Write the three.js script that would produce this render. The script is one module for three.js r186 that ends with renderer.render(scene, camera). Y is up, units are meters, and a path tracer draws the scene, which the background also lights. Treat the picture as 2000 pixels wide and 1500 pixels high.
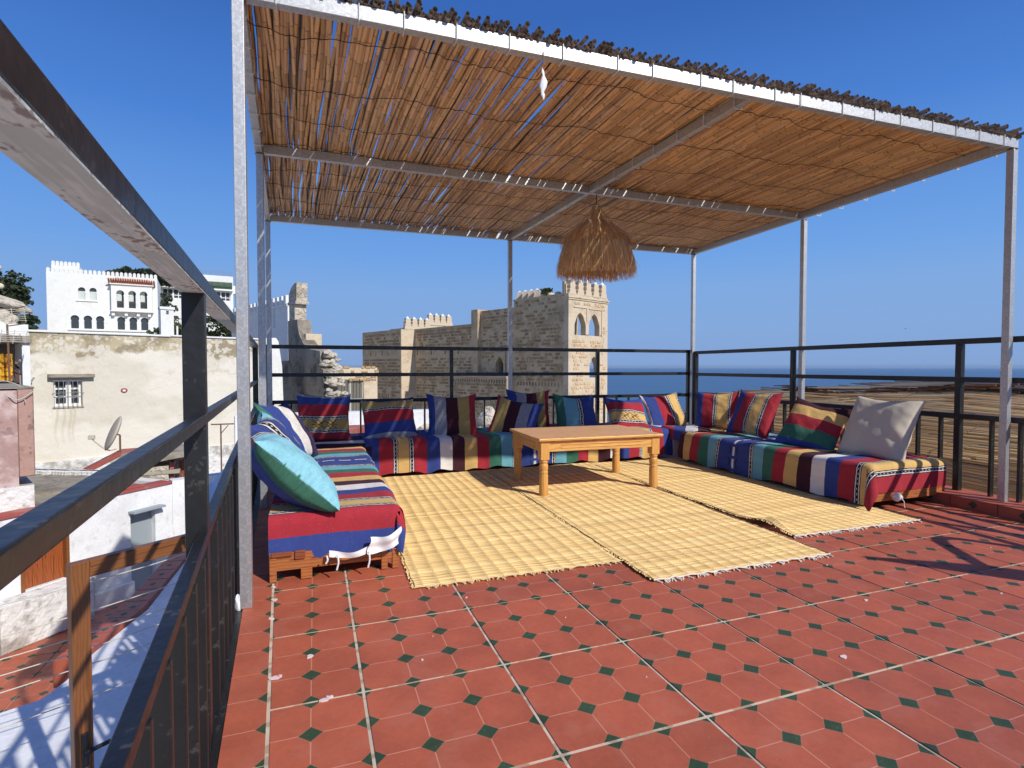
import * as THREE from 'three';
import { RoundedBoxGeometry } from 'three/addons/geometries/RoundedBoxGeometry.js';
import { mergeGeometries } from 'three/addons/utils/BufferGeometryUtils.js';

// ---------------------------------------------------------------- camera, sky, sun, exposure
const scene = new THREE.Scene();
const D2R = Math.PI / 180;
const camera = new THREE.PerspectiveCamera(70.27, 4 / 3, 0.05, 900000);
camera.position.set(-0.1309, 0.9825, 1.6824);
camera.rotation.order = 'YXZ';
camera.rotation.set(-1.7268 * D2R, -19.8928 * D2R, 0.015 * D2R);
scene.add(camera);
const renderer = new THREE.WebGLRenderer({ antialias: true });
renderer.toneMapping = THREE.LinearToneMapping;
renderer.toneMappingExposure = 1.0;
renderer.shadowMap.enabled = true;

const sunDir = new THREE.Vector3(0.61, 1.0, 1.12).normalize();
const sun = new THREE.DirectionalLight(new THREE.Color(1.0, 0.945, 0.86), 4.3);
sun.position.copy(sunDir).multiplyScalar(60);
sun.castShadow = true;
sun.shadow.radius = 1.2;
sun.shadow.mapSize.set(4096, 4096);
Object.assign(sun.shadow.camera, { left: -14, right: 14, top: 14, bottom: -14, near: 1, far: 140 });
scene.add(sun, sun.target);

{ // clear midday sky, deep blue overhead and pale at the horizon
  const W = 1024, H = 512, d = new Float32Array(W * H * 4);
  const stops = [[0, .235, .375, .66], [4, .236, .400, .72], [8, .212, .400, .755], [11, .165, .370, .79], [15, .132, .325, .76], [22, .074, .226, .66], [32, .041, .142, .48], [50, .034, .112, .40], [90, .026, .088, .33]];
  for (let j = 0; j < H; j++) {
    const e = ((j + 0.5) / H - 0.5) * 180;
    let c = [.13, .14, .15];
    if (e >= 0) {
      let k = 0; while (k < stops.length - 2 && stops[k + 1][0] < e) k++;
      const a = stops[k], b = stops[k + 1]; let t = (e - a[0]) / (b[0] - a[0]); t = Math.min(1, Math.max(0, t));
      c = [1, 2, 3].map((q) => a[q] + (b[q] - a[q]) * t);
    }
    for (let i = 0; i < W; i++) {
      const az = ((i + 0.5) / W - 0.5) * 2 * Math.PI, ce = Math.cos(e * D2R);
      const x = ce * Math.cos(az), z = ce * Math.sin(az), y = Math.sin(e * D2R);
      const cs = Math.max(0, x * sunDir.x + y * sunDir.y + z * sunDir.z);
      const g = e >= 0 ? 0.35 * Math.pow(cs, 6) + 0.5 * Math.pow(cs, 60) : 0;
      const o = (j * W + i) * 4;
      d[o] = c[0] + g * .55; d[o + 1] = c[1] + g * .55; d[o + 2] = c[2] + g * .5; d[o + 3] = 1;
    }
  }
  const t = new THREE.DataTexture(d, W, H, THREE.RGBAFormat, THREE.FloatType);
  t.mapping = THREE.EquirectangularReflectionMapping; t.magFilter = t.minFilter = THREE.LinearFilter; t.needsUpdate = true;
  scene.background = t; scene.environment = t;
}

// ---------------------------------------------------------------- helpers
function RNG(a) { return () => { a |= 0; a = a + 0x6D2B79F5 | 0; let t = Math.imul(a ^ a >>> 15, 1 | a); t = t + Math.imul(t ^ t >>> 7, 61 | t) ^ t; return ((t ^ t >>> 14) >>> 0) / 4294967296; }; }
const rnd = RNG(20240611);
const rr = (a, b) => a + (b - a) * rnd();
const clamp = (x, a = 0, b = 1) => Math.min(b, Math.max(a, x));
const smooth = (a, b, x) => { const t = clamp((x - a) / (b - a)); return t * t * (3 - 2 * t); };
const mix = (a, b, t) => a + (b - a) * t;
const mix3 = (a, b, t) => [mix(a[0], b[0], t), mix(a[1], b[1], t), mix(a[2], b[2], t)];
function hash(x, y, s) { let h = Math.imul(x | 0, 374761393) + Math.imul(y | 0, 668265263) + Math.imul(s | 0, 1442695041) | 0; h = Math.imul(h ^ h >>> 13, 1274126177); return ((h ^ h >>> 16) >>> 0) / 4294967296; }
function vnoise(x, y, px, py, s) { // tileable with periods px, py
  const x0 = Math.floor(x), y0 = Math.floor(y), fx = x - x0, fy = y - y0, u = fx * fx * (3 - 2 * fx), v = fy * fy * (3 - 2 * fy);
  const X0 = ((x0 % px) + px) % px, X1 = (X0 + 1) % px, Y0 = ((y0 % py) + py) % py, Y1 = (Y0 + 1) % py;
  return mix(mix(hash(X0, Y0, s), hash(X1, Y0, s), u), mix(hash(X0, Y1, s), hash(X1, Y1, s), u), v);
}
function fbm(u, v, f, oct, s, g = 0.5) { let a = 0, w = 1, t = 0; for (let k = 0; k < oct; k++) { const F = Math.round(f * (1 << k)); a += w * vnoise(u * F, v * F, F, F, s + k * 17); t += w; w *= g; } return a / t; }
const toS = (c) => { c = clamp(c); return c <= 0.0031308 ? c * 12.92 : 1.055 * Math.pow(c, 1 / 2.4) - 0.055; };
const S = (r, g, b) => [r, g, b].map((c) => { c /= 255; return c <= 0.04045 ? c / 12.92 : Math.pow((c + 0.055) / 1.055, 2.4); });
function tex(w, h, fn, o = {}) { // fn(u, v) -> [r,g,b] linear (colour map) or a number (data map)
  const d = new Uint8Array(w * h * 4);
  for (let j = 0; j < h; j++) for (let i = 0; i < w; i++) {
    const c = fn((i + .5) / w, (j + .5) / h), k = (j * w + i) * 4;
    if (typeof c === 'number') { d[k] = d[k + 1] = d[k + 2] = clamp(c) * 255; } else { d[k] = toS(c[0]) * 255; d[k + 1] = toS(c[1]) * 255; d[k + 2] = toS(c[2]) * 255; }
    d[k + 3] = 255;
  }
  const t = new THREE.DataTexture(d, w, h); t.wrapS = t.wrapT = THREE.RepeatWrapping; t.magFilter = t.minFilter = THREE.LinearFilter;
  if (!o.data) t.colorSpace = THREE.SRGBColorSpace;
  if (o.size) t.repeat.set(1 / (o.size[0] || o.size), 1 / (o.size[1] || o.size));
  t.needsUpdate = true; return t;
}
const M = (o) => { if (Array.isArray(o.color)) o.color = new THREE.Color().setRGB(...o.color); return new THREE.MeshStandardMaterial({ roughness: .8, ...o }); };
const V = (x, y, z) => new THREE.Vector3(x, y, z);
const names = {};
const numbered = (n) => { const k = names[n] = (names[n] ?? -1) + 1; return k ? `${n}_${String(k).padStart(3, '0')}` : n; };
function tag(o, label, category, group, kind) { o.userData.label = label; if (category) o.userData.category = category; if (group) o.userData.group = group; if (kind) o.userData.kind = kind; return o; }
function thing(name, label, category, pos = [0, 0, 0], turn = 0, group, kind) {
  const o = new THREE.Group(); o.name = numbered(name); o.position.set(...pos); o.rotation.y = turn; scene.add(o); return tag(o, label, category, group, kind);
}
function part(parent, name, geo, mat, label, kind) {
  const m = new THREE.Mesh(Array.isArray(geo) ? merge(geo) : geo, mat); m.name = name; m.castShadow = m.receiveShadow = true; parent.add(m);
  if (label) m.userData.label = label; if (kind) m.userData.kind = kind; return m;
}
function solo(name, label, category, geo, mat, group, kind) { const m = part(scene, numbered(name), geo, mat); return tag(m, label, category, group, kind); }
function merge(gs) {
  gs = gs.map((g) => { g = g.index ? g.toNonIndexed() : g; for (const k of Object.keys(g.attributes)) if (!['position', 'normal', 'uv', 'color'].includes(k)) g.deleteAttribute(k); return g; });
  const col = gs.some((g) => g.attributes.color);
  if (col) for (const g of gs) if (!g.attributes.color) g.setAttribute('color', new THREE.BufferAttribute(new Float32Array(g.attributes.position.count * 3).fill(1), 3));
  return mergeGeometries(gs);
}
function uvBox(g) { // uv in metres from the face each corner belongs to
  if (g.index) g = g.toNonIndexed();
  const p = g.attributes.position, n = g.attributes.normal, uv = new Float32Array(p.count * 2);
  for (let i = 0; i < p.count; i++) {
    const ax = Math.abs(n.getX(i)), ay = Math.abs(n.getY(i)), az = Math.abs(n.getZ(i));
    if (ay >= ax && ay >= az) { uv[2 * i] = p.getX(i); uv[2 * i + 1] = p.getZ(i); } else if (ax >= az) { uv[2 * i] = p.getZ(i); uv[2 * i + 1] = p.getY(i); } else { uv[2 * i] = p.getX(i); uv[2 * i + 1] = p.getY(i); }
  }
  g.setAttribute('uv', new THREE.BufferAttribute(uv, 2)); return g;
}
function box(x0, x1, y0, y1, z0, z1, bev = 0) {
  const w = x1 - x0, h = y1 - y0, d = z1 - z0;
  const g = bev ? new RoundedBoxGeometry(w, h, d, 1, Math.min(bev, w / 2.01, h / 2.01, d / 2.01)) : new THREE.BoxGeometry(w, h, d);
  const q = uvBox(g); const u = q.attributes.uv; const off = (x0 * 7.31 + y0 * 3.17 + z0 * 5.73) % 1; for (let i = 0; i < u.count; i++) u.setXY(i, u.getX(i) + off, u.getY(i) + off * 2);
  return q.translate((x0 + x1) / 2, (y0 + y1) / 2, (z0 + z1) / 2);
}
function bar(a, b, w, h, bev = 0) { // w across, h up, between two points; uv along the bar
  const A = V(...a), B = V(...b), L = A.distanceTo(B), z = B.clone().sub(A).normalize();
  const up = Math.abs(z.y) > .95 ? V(0, 0, -1) : V(0, 1, 0); const x = up.clone().cross(z).normalize(), y = z.clone().cross(x);
  const g = uvBox(bev ? new RoundedBoxGeometry(w, h, L, 1, bev) : new THREE.BoxGeometry(w, h, L));
  return g.applyMatrix4(new THREE.Matrix4().makeBasis(x, y, z).setPosition(A.add(B).multiplyScalar(.5)));
}
function tube(pts, r, seg = 24, rad = 6, closed = false) { return new THREE.TubeGeometry(new THREE.CatmullRomCurve3(pts.map((p) => Array.isArray(p) ? V(...p) : p), closed), seg, r, rad, closed); }
function paint(g, fn) { const p = g.attributes.position, c = new Float32Array(p.count * 3); for (let i = 0; i < p.count; i++) { const k = fn(p.getX(i), p.getY(i), p.getZ(i), i); c.set(k, 3 * i); } g.setAttribute('color', new THREE.BufferAttribute(c, 3)); return g; }
function tint(g, c) { return paint(g, () => c); }
function prism(poly, y0, y1, uvf) { // polygon in x,z, top and sides; anticlockwise or not
  const s = new THREE.Shape(poly.map(([x, z]) => new THREE.Vector2(x, -z)));
  const g = new THREE.ExtrudeGeometry(s, { depth: y1 - y0, bevelEnabled: false }); g.rotateX(-Math.PI / 2); g.translate(0, y0, 0); return uvBox(g);
}
function extrude(pts, depth, holes = [], bev = 0) { // shape in x,y, front face at z = 0, going back
  const s = pts instanceof THREE.Shape ? pts : new THREE.Shape(pts.map((p) => new THREE.Vector2(...p)));
  for (const h of holes) s.holes.push(h instanceof THREE.Path ? h : new THREE.Path(h.map((p) => new THREE.Vector2(...p))));
  const g = new THREE.ExtrudeGeometry(s, { depth, bevelEnabled: !!bev, bevelSize: bev, bevelThickness: bev, bevelSegments: 1, curveSegments: 10 }); g.translate(0, 0, -depth); return uvBox(g);
}
const upGrain = (g) => { const u = g.attributes.uv; for (let i = 0; i < u.count; i++) u.setXY(i, u.getY(i), u.getX(i)); return g; };
const turned = (g, x = 0, y = 0, z = 0) => g.applyMatrix4(new THREE.Matrix4().makeRotationFromEuler(new THREE.Euler(x, y, z)));

// ---------------------------------------------------------------- materials
const RED = [.455, .112, .056], GREEN = [.036, .068, .032];
function tileTex(seed) {
  return tex(512, 512, (u, v) => {
    const x = u * 3, y = v * 3, dx = Math.abs(x - Math.round(x)), dy = Math.abs(y - Math.round(y)), dd = dx + dy, R = 0.218;
    const n = fbm(u, v, 4, 5, seed), n2 = fbm(u, v, 40, 2, seed + 3), cl = hash(Math.floor(x), Math.floor(y), seed + 9);
    let c = RED.map((q, i) => q * (0.80 + .34 * n + .14 * (n2 - .5)) * (.96 + .08 * cl));
    c = mix3(c, [.47, .19, .13], .22 * smooth(.56, .8, fbm(u, v, 6, 4, seed + 40)));
    const seam = Math.min(dx, dy);
    if (dd > R && seam < .016) c = mix3([.60, .25, .165], c, smooth(.007, .016, seam));
    if (dd <= R) c = dd > R - .014 ? [.32, .17, .105] : GREEN.map((q) => q * (.75 + .6 * n + .3 * (n2 - .5)));
    if (hash(Math.floor(u * 256), Math.floor(v * 256), seed + 77) > .9985) c = [.5, .3, .24];
    return c;
  });
}
const tileTexs = [1, 2, 3, 4].map((s) => tileTex(s * 101));
const tileBump = tex(512, 512, (u, v) => { const x = u * 3, y = v * 3, dx = Math.abs(x - Math.round(x)), dy = Math.abs(y - Math.round(y)); return .75 - (dx + dy > .2 && Math.min(dx, dy) < .01 ? .25 : 0) + .25 * (fbm(u, v, 24, 3, 5) - .5); }, { data: true });
const tileRough = tex(256, 256, (u, v) => .42 + .3 * fbm(u, v, 6, 5, 33), { data: true });
const tileMats = []; for (const t of tileTexs) for (const k of [1.03, .97, .90]) tileMats.push(M({ name: 'cement_tile', map: t, bumpMap: tileBump, bumpScale: .0012, roughnessMap: tileRough, roughness: 1, color: [k, k * .985, k * .97] }));
const groutMat = M({ name: 'pale_grout', color: [.66, .56, .45], roughness: .95, map: tex(256, 256, (u, v) => { const n = .66 + .5 * fbm(u, v, 9, 5, 8, .6), g = smooth(.56, .7, fbm(u, v, 22, 3, 9)); return [n * (1 - .3 * g), n * .97 * (1 - .36 * g), n * .93 * (1 - .4 * g)]; }, { size: .7 }) });
const plainTile = M({ name: 'plain_red_tile', color: [1, 1, 1], roughness: .6, map: tex(256, 256, (u, v) => RED.map((q) => q * (.75 + .4 * fbm(u, v, 6, 5, 55)))), });
plainTile.map.repeat.set(2, 2);

const galv = M({ name: 'galvanised_steel', metalness: .72, roughness: .48, map: tex(512, 512, (u, v) => { const n = fbm(u, v, 20, 3, 21), m = fbm(u * 1, v, 6, 4, 25), st = fbm(u, v * .25, 60, 1, 3); const k = .50 + .13 * (n - .5) + .14 * (m - .5) + (n > .62 ? .05 : 0) - .03 * st; return [k * .985, k * 1.0, k * 1.005]; }, { size: .16 }), bumpMap: tex(256, 256, (u, v) => fbm(u, v, 30, 3, 22), { data: true, size: .16 }), bumpScale: .0003 });
const blackSteel = M({ name: 'black_painted_steel', roughness: .38, map: tex(512, 512, (u, v) => {
  const n = fbm(u, v, 8, 5, 71), s = fbm(u * .5, v, 40, 3, 72); let k = .009 + .009 * n; let c = [k, k * 1.02, k * 1.08];
  const q = .6 * s + .4 * fbm(u, v, 90, 2, 78); if (q > .60 && n > .48) c = mix3(c, [.05, .046, .043], smooth(.60, .72, q)); return c; }, { size: .6 }), bumpMap: tex(256, 256, (u, v) => fbm(u, v, 14, 4, 75), { data: true, size: .3 }), bumpScale: .0012 });
const brownSteel = M({ name: 'black_paint_over_red_primer', roughness: .5, color: [.055, .032, .026] });
const bareSteel = M({ name: 'peeled_paint', roughness: .85, map: tex(512, 512, (u, v) => {
  const n = fbm(u, v * .6, 7, 6, 91, .6), f = fbm(u, v, 34, 3, 93), st = fbm(u * 4, v * .5, 10, 3, 97); let c = mix3([.46, .51, .475], [.60, .655, .61], smooth(.38, .62, st * .5 + n * .5));
  c = mix3(c, [.20, .16, .14], .85 * smooth(.57, .68, n * .6 + f * .4)); return c; }, { size: [.25, .5] }), bumpMap: tex(256, 256, (u, v) => fbm(u, v * .6, 7, 5, 91), { data: true, size: [.25, .5] }), bumpScale: .003 });

// woven wool
const WOOL = { blue: S(52, 70, 138), red: S(166, 44, 56), gold: S(214, 176, 108), white: S(226, 222, 216), maroon: S(66, 26, 40), green: S(58, 112, 92), teal: S(112, 172, 188), sky: S(138, 198, 214), navy: S(38, 54, 108), grey: S(150, 152, 160), olive: S(178, 152, 92), orange: S(232, 190, 118) };
function stripes(list) { let p = 0; return list.map(([c, w]) => { const a = [p, p + w, c]; p += w; return a; }); }
function seg(px, py, ax, ay, bx, by) { const dx = bx - ax, dy = by - ay, t = clamp(((px - ax) * dx + (py - ay) * dy) / (dx * dx + dy * dy)); return Math.hypot(px - ax - t * dx, py - ay - t * dy); }
function woolColor(list, total, a, b, seed, len, wid, orn) { // a along the stripes' order (m), b along a stripe (m)
  const wob = (fbm(b / wid, .5, 9, 3, seed) - .5) * .008; let s = list.find((q) => a + wob < q[1]) || list[list.length - 1]; let c;
  const pos = clamp((a + wob - s[0]) / (s[1] - s[0]));
  if (s[2] === 'bw') {
    const zig = Math.abs(((b * 28 + pos * .6) % 1 + 1) % 1 - .5) < .2;
    c = (pos > .13 && pos < .30) || (pos > .70 && pos < .87) ? WOOL.white : (pos > .42 && pos < .58 && zig ? S(190, 185, 178) : S(24, 20, 28));
  } else c = WOOL[s[2]];
  if (orn) c = orn(a, b, c) || c;
  const n = hash(Math.floor(a * 700), Math.floor(b * 700), seed + 4), m = fbm(a / len, b / wid, 30, 3, seed + 6);
  let k = .80 + .26 * n + .26 * (m - .5); if (hash(Math.floor(a * 420), Math.floor(b * 420), seed + 8) > .994) return mix3(c, [.5, .48, .46], .2);
  return c.map((q) => q * k);
}
function woolMat(name, list, len, wid, seed, o = {}) { // u = a / len, v = b / wid
  const st = stripes(list), W = o.w || 512, H = o.h || 256;
  return M({ name, roughness: 1, map: tex(W, H, (u, v) => woolColor(st, 0, u * len, v * wid, seed, len, wid, o.orn)), bumpMap: woolBump, bumpScale: .0022 });
}
const woolBump = tex(256, 256, (u, v) => .5 * fbm(u, v, 90, 2, 12) + .5 * fbm(u, v, 20, 3, 13), { data: true });
const half = [['bw', .045], ['teal', .12], ['green', .12], ['red', .12], ['gold', .12], ['maroon', .12], ['white', .12], ['blue', .12], ['red', .12], ['bw', .045], ['gold', .1], ['bw', .045], ['red', .12], ['blue', .12]];
const SEQ = [...[...half].reverse(), ['blue', .36], ...half, ['white', .3]], SEQLEN = SEQ.reduce((s, q) => s + q[1], 0), SEQMID = half.reduce((s, q) => s + q[1], 0) + .18;
const zigzag = (a, b, c) => { const da = Math.abs(a - SEQMID); if (da > .1) return null; const t = ((b * 9) % 1 + 1) % 1, w = .035 + .03 * Math.abs(t - .5); return da < .012 && t > .25 ? WOOL.white : Math.abs(da - w) < .006 && t > .15 && t < .85 ? WOOL.navy.map((q) => q * .6) : null; };
const knots = (ca, L) => (a, b, c) => { const y = a - ca, x = b - L / 2; if (Math.abs(y) > .05 || Math.abs(x) > .11) return null; let d = 9;
  for (const q of [-.05, .05]) { d = Math.min(d, seg(x, y, q - .05, -.04, q + .05, .04), seg(x, y, q - .05, .04, q + .05, -.04), seg(x, y, q - .03, 0, q, .045), seg(x, y, q + .03, 0, q, -.045)); }
  d = Math.min(d, seg(x, y, -.11, 0, -.07, 0), seg(x, y, .07, 0, .11, 0)); return d < .0035 ? S(28, 22, 28) : null; };
const blanketMat = woolMat('striped_wool_blanket', SEQ, SEQLEN, 1.2, 300, { w: 2048, h: 512, orn: zigzag });

// wood
function woodTex(base, dark, seed, size, o = {}) {
  return tex(512, 512, (u, v) => { // grain along u
    const w = fbm(u, v, 3, 3, seed) * 2.2, ring = Math.abs((v * (o.rings || 9) + w) % 1 - .5) * 2, f = fbm(u * .15, v, 90, 2, seed + 5);
    let c = mix3(base, dark, .55 * smooth(.55, 1, ring) + .35 * smooth(.5, .8, f)); const kx = ((u * 2.3 + .3) % 1) - .5, ky = ((v * 2.1 + .2) % 1) - .5, kd = Math.hypot(kx * .6, ky);
    if (o.knots && kd < .05) c = mix3(dark.map((q) => q * .5), c, smooth(.015, .05, kd)); return c; }, { size });
}
const pine = M({ name: 'varnished_pine', roughness: .38, map: woodTex(S(226, 172, 96), S(190, 124, 58), 401, [.8, .25], { knots: true }) });
const pine2 = M({ name: 'varnished_pine_end', roughness: .38, map: woodTex(S(222, 166, 90), S(186, 120, 56), 431, [.5, .12]) });
const palletWood = M({ name: 'stained_pallet_wood', roughness: .6, map: woodTex(S(172, 104, 52), S(110, 58, 26), 411, [.7, .15], { knots: true }) });
const palletDark = M({ name: 'stained_pallet_wood_dark', roughness: .65, map: woodTex(S(140, 72, 40), S(84, 40, 22), 417, [.7, .15]) });
const doorWood = M({ name: 'red_brown_door_wood', roughness: .5, map: woodTex(S(158, 84, 38), S(98, 44, 18), 421, [1.2, .3], { knots: true }) });
const frameWood = M({ name: 'wood_grain_door_frame', roughness: .42, map: woodTex(S(134, 84, 44), S(92, 54, 26), 425, [.9, .16]) });

// plaster, stone, roofs
function plaster(name, base, stain, seed, size, amt = .5, o = {}) {
  return M({ name, roughness: .95, map: tex(512, 512, (u, v) => { const n = fbm(u, v, 4, 6, seed, .6), m = fbm(u, v, 14, 4, seed + 3), f = fbm(u, v, 60, 2, seed + 5);
    let c = mix3(base, stain, amt * smooth(.45, .72, n)); c = mix3(c, stain.map((q) => q * .6), amt * .6 * smooth(.64, .8, m)); return c.map((q) => q * (.93 + .14 * f)); }, { size }), bumpMap: tex(256, 256, (u, v) => fbm(u, v, 8, 6, seed + 8, .6), { data: true, size }), bumpScale: o.bump ?? .02 });
}
const white = plaster('white_wash', [.76, .775, .75], [.66, .65, .62], 501, 6, .25);
const whiteNear = plaster('rough_white_wash', [.80, .81, .81], [.60, .60, .59], 511, 1.6, .4, { bump: .012 });
const flaking = plaster('flaking_white_wash', [.74, .73, .70], [.34, .32, .28], 521, 1.4, .9, { bump: .05 });
const cream = plaster('cream_render', [.70, .645, .53], [.60, .53, .41], 531, 4.5, .5);
const creamOld = plaster('mossy_cream_render', [.56, .50, .39], [.27, .24, .165], 541, 1.7, 1.0, { bump: .05 });
const pinkWall = plaster('pink_render', [.58, .45, .42], [.36, .22, .19], 551, 1.5, .85);
const pinkPier = plaster('terracotta_render', [.42, .26, .21], [.20, .13, .11], 557, 1.1, .9);
const concrete = plaster('weathered_concrete', [.33, .29, .23], [.17, .15, .115], 561, 2.2, .9, { bump: .04 });
const redPaint = plaster('red_painted_plaster', [.36, .085, .07], [.42, .20, .16], 571, 1.2, .6);
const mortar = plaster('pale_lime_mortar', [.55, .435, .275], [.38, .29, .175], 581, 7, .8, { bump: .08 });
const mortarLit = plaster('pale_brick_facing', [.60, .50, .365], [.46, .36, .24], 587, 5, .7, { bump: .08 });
const ruinStone = plaster('blackened_plaster', [.30, .265, .21], [.11, .10, .08], 591, 3.2, 1.0, { bump: .12 });
const ruinPale = plaster('pale_broken_masonry', [.58, .52, .42], [.34, .29, .22], 597, 1.6, .9, { bump: .15 });
const dark = M({ name: 'dark_opening', color: [.028, .03, .032], roughness: .9 });
const glassDark = M({ name: 'window_glass', color: [.05, .06, .065], roughness: .12 });
const blind = M({ name: 'pale_blind', color: [.55, .60, .57], roughness: .7 });
const greyDoor = M({ name: 'grey_painted_door', color: [.30, .35, .37], roughness: .55 });
const trimWhite = M({ name: 'white_paint', color: [.78, .78, .76], roughness: .6 });
const terracotta = M({ name: 'terracotta_roof_tile', color: [.40, .15, .08], roughness: .85 });
const greenTile = M({ name: 'green_glazed_tile', color: [.045, .13, .07], roughness: .4 });
const vcol = (name, rough = .9) => M({ name, vertexColors: true, roughness: rough, color: [1, 1, 1] });
const stoneMat = vcol('rough_brown_stone'), leafMat = vcol('foliage', .8), reedMat = vcol('dry_reed', .75), strawMat = vcol('straw', .8);
leafMat.side = reedMat.side = strawMat.side = THREE.DoubleSide;
const barkMat = M({ name: 'bark', color: [.10, .07, .05], roughness: 1 });
const ironGrey = M({ name: 'grey_iron', color: [.22, .22, .21], roughness: .6, metalness: .3 });
const rustIron = M({ name: 'rusty_iron', color: [.16, .085, .05], roughness: .9 });
const cordWhite = M({ name: 'white_cord', color: [.66, .62, .55], roughness: .9 });
const brick = M({ name: 'red_brick', color: [.42, .15, .08], roughness: .95 });

// ---------------------------------------------------------------- terrace: slab, tiles, border, kerb
const TS = 0.45, edgeX = (z) => -0.367 + 0.052 * (z - .185), bordX = (z) => edgeX(z) + .112;
const kerbX = (z) => 4.13 - .053 * (z + .645);
const Z0 = 1.8, Z1 = -4.5;
{
  const t = thing('terrace_floor', 'red octagon tiled roof terrace floor with green diamond insets and pale grout', 'floor', [0, 0, 0], 0, null, 'structure');
  part(t, 'grout_bed', prism([[edgeX(Z0), Z0], [edgeX(Z1), Z1], [4.55, Z1], [4.55, Z0]], -.30, -.0035), groutMat);
  const G = .0052;
  const tileGeo = (poly, uv) => { // bevelled flat tile, polygon in x,z
    const s = new THREE.Shape(poly.map(([x, z]) => new THREE.Vector2(x, -z)));
    const g = new THREE.ExtrudeGeometry(s, { depth: .008, bevelEnabled: true, bevelSize: -.0012, bevelOffset: 0, bevelThickness: .0012, bevelSegments: 1 });
    g.rotateX(-Math.PI / 2); g.translate(0, -.0098, 0); const q = g.index ? g.toNonIndexed() : g; const p = q.attributes.position, a = q.attributes.uv; for (let i = 0; i < p.count; i++) a.setXY(i, ...uv(p.getX(i), p.getZ(i))); return q;
  };
  const full = tileGeo([[G, -G], [TS - G, -G], [TS - G, -TS + G], [G, -TS + G]], (x, z) => [x / TS, -z / TS]);
  const J0 = -4, J1 = 9;
  for (let j = J0; j <= J1; j++) for (let i = 0; i < 9; i++) {
    if (i >= 8 && (4.12 - i * TS) < .12) continue;
    const m = part(t, 'floor_tile', full, tileMats[Math.floor(rnd() * 12)]); m.position.set(i * TS, rr(-.0006, .0006), -j * TS); m.rotation.set(rr(-.0012, .0012), 0, rr(-.0012, .0012));
  }
  for (let j = J0; j <= J1; j++) { // cut tiles at both sides
    const za = -j * TS - G, zb = -(j + 1) * TS + G;
    part(t, 'cut_tile', tileGeo([[bordX(za) + .006, za], [-G, za], [-G, zb], [bordX(zb) + .006, zb]], (x, z) => [x / TS, -z / TS]), tileMats[Math.floor(rnd() * 12)]);
    part(t, 'cut_tile', tileGeo([[9 * TS + G, za], [kerbX(za) - .004, za], [kerbX(zb) - .004, zb], [9 * TS + G, zb]], (x, z) => [x / TS, -z / TS]), tileMats[Math.floor(rnd() * 12)]);
  }
  for (let k = -5; k <= 9; k++) { // border strip along the left rail
    const za = -.215 - k * TS + TS - .004, zb = za - TS + .008; if (za > Z0 || zb < Z1) continue;
    part(t, 'border_tile', tileGeo([[edgeX(za) + .001, za], [bordX(za) - .005, za], [bordX(zb) - .005, zb], [edgeX(zb) + .001, zb]], (x, z) => [(x - bordX(z)) / TS, -(z + .215) / TS]), tileMats[Math.floor(rnd() * 12)]).position.y = .002;
  }
  const blob = (x, z, r, y = .0008) => { const n = 9, p = []; for (let i = 0; i < n; i++) { const a = i / n * 6.283, q = r * rr(.45, 1.1); p.push([x + Math.cos(a) * q * 1.3, z + Math.sin(a) * q]); } return prism(p, -.002, y + .0015); };
  const sp = []; for (const [x, z, r] of [[-.115, .005, .014], [-.10, -.004, .010], [-.155, -.27, .013], [-.262, -.17, .014], [-.245, -.175, .008], [.47, -.55, .004], [2.05, .05, .008], [1.55, .35, .013], [2.4, -.02, .006], [-.30, -.62, .012], [-.30, -.80, .014], [-.315, -.95, .010], [2.67, .2, .005], [.2, -.12, .004]]) sp.push(blob(x, z, r));
  for (let i = 0; i < 12; i++) sp.push(blob(rr(-.24, 3.4), rr(-.6, 1.1), rr(.0015, .0035)));
  part(t, 'plaster_splash', sp, M({ name: 'dried_plaster', color: [.72, .60, .58], roughness: .9 }), 'small pale dried splashes on the tiles', 'stuff');
}
{
  const k = thing('terrace_kerb', 'low red tiled kerb along the right railing of the terrace', 'kerb', [0, 0, 0], 0, null, 'structure');
  const kp = (za, zb, y0, y1, a, b) => prism([[kerbX(za) + a, za], [kerbX(za) + b, za], [kerbX(zb) + b, zb], [kerbX(zb) + a, zb]], y0, y1);
  part(k, 'kerb_core', kp(Z0, Z1, -.012, .066, .006, .30), groutMat);
  for (let z = 1.5; z > Z1 + .1; z -= .3) {
    part(k, 'kerb_tile', kp(z - .003, z - .297, .0, .064, -.004, .006), plainTile);
    part(k, 'kerb_top_tile', kp(z - .003, z - .297, .062, .074, -.006, .300), plainTile);
    const d = extrude([[-.032, 0], [0, -.026], [.032, 0], [0, .026]], .004); d.rotateY(-Math.PI / 2); d.translate(kerbX(z - .15) - .0055, .036, z - .15);
    part(k, 'diamond_inset', d, M({ name: 'dark_green_inset', color: GREEN, roughness: .5 }));
  }
}
{
  const b = thing('terrace_building', 'whitewashed building body under the terrace', 'building', [0, 0, 0], 0, null, 'structure');
  part(b, 'wall', prism([[-.405, 3.2], [edgeX(Z1) + .02, Z1 - .02], [4.6, Z1 - .02], [4.6, 3.2]], -8, -.31), whiteNear);
}

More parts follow.
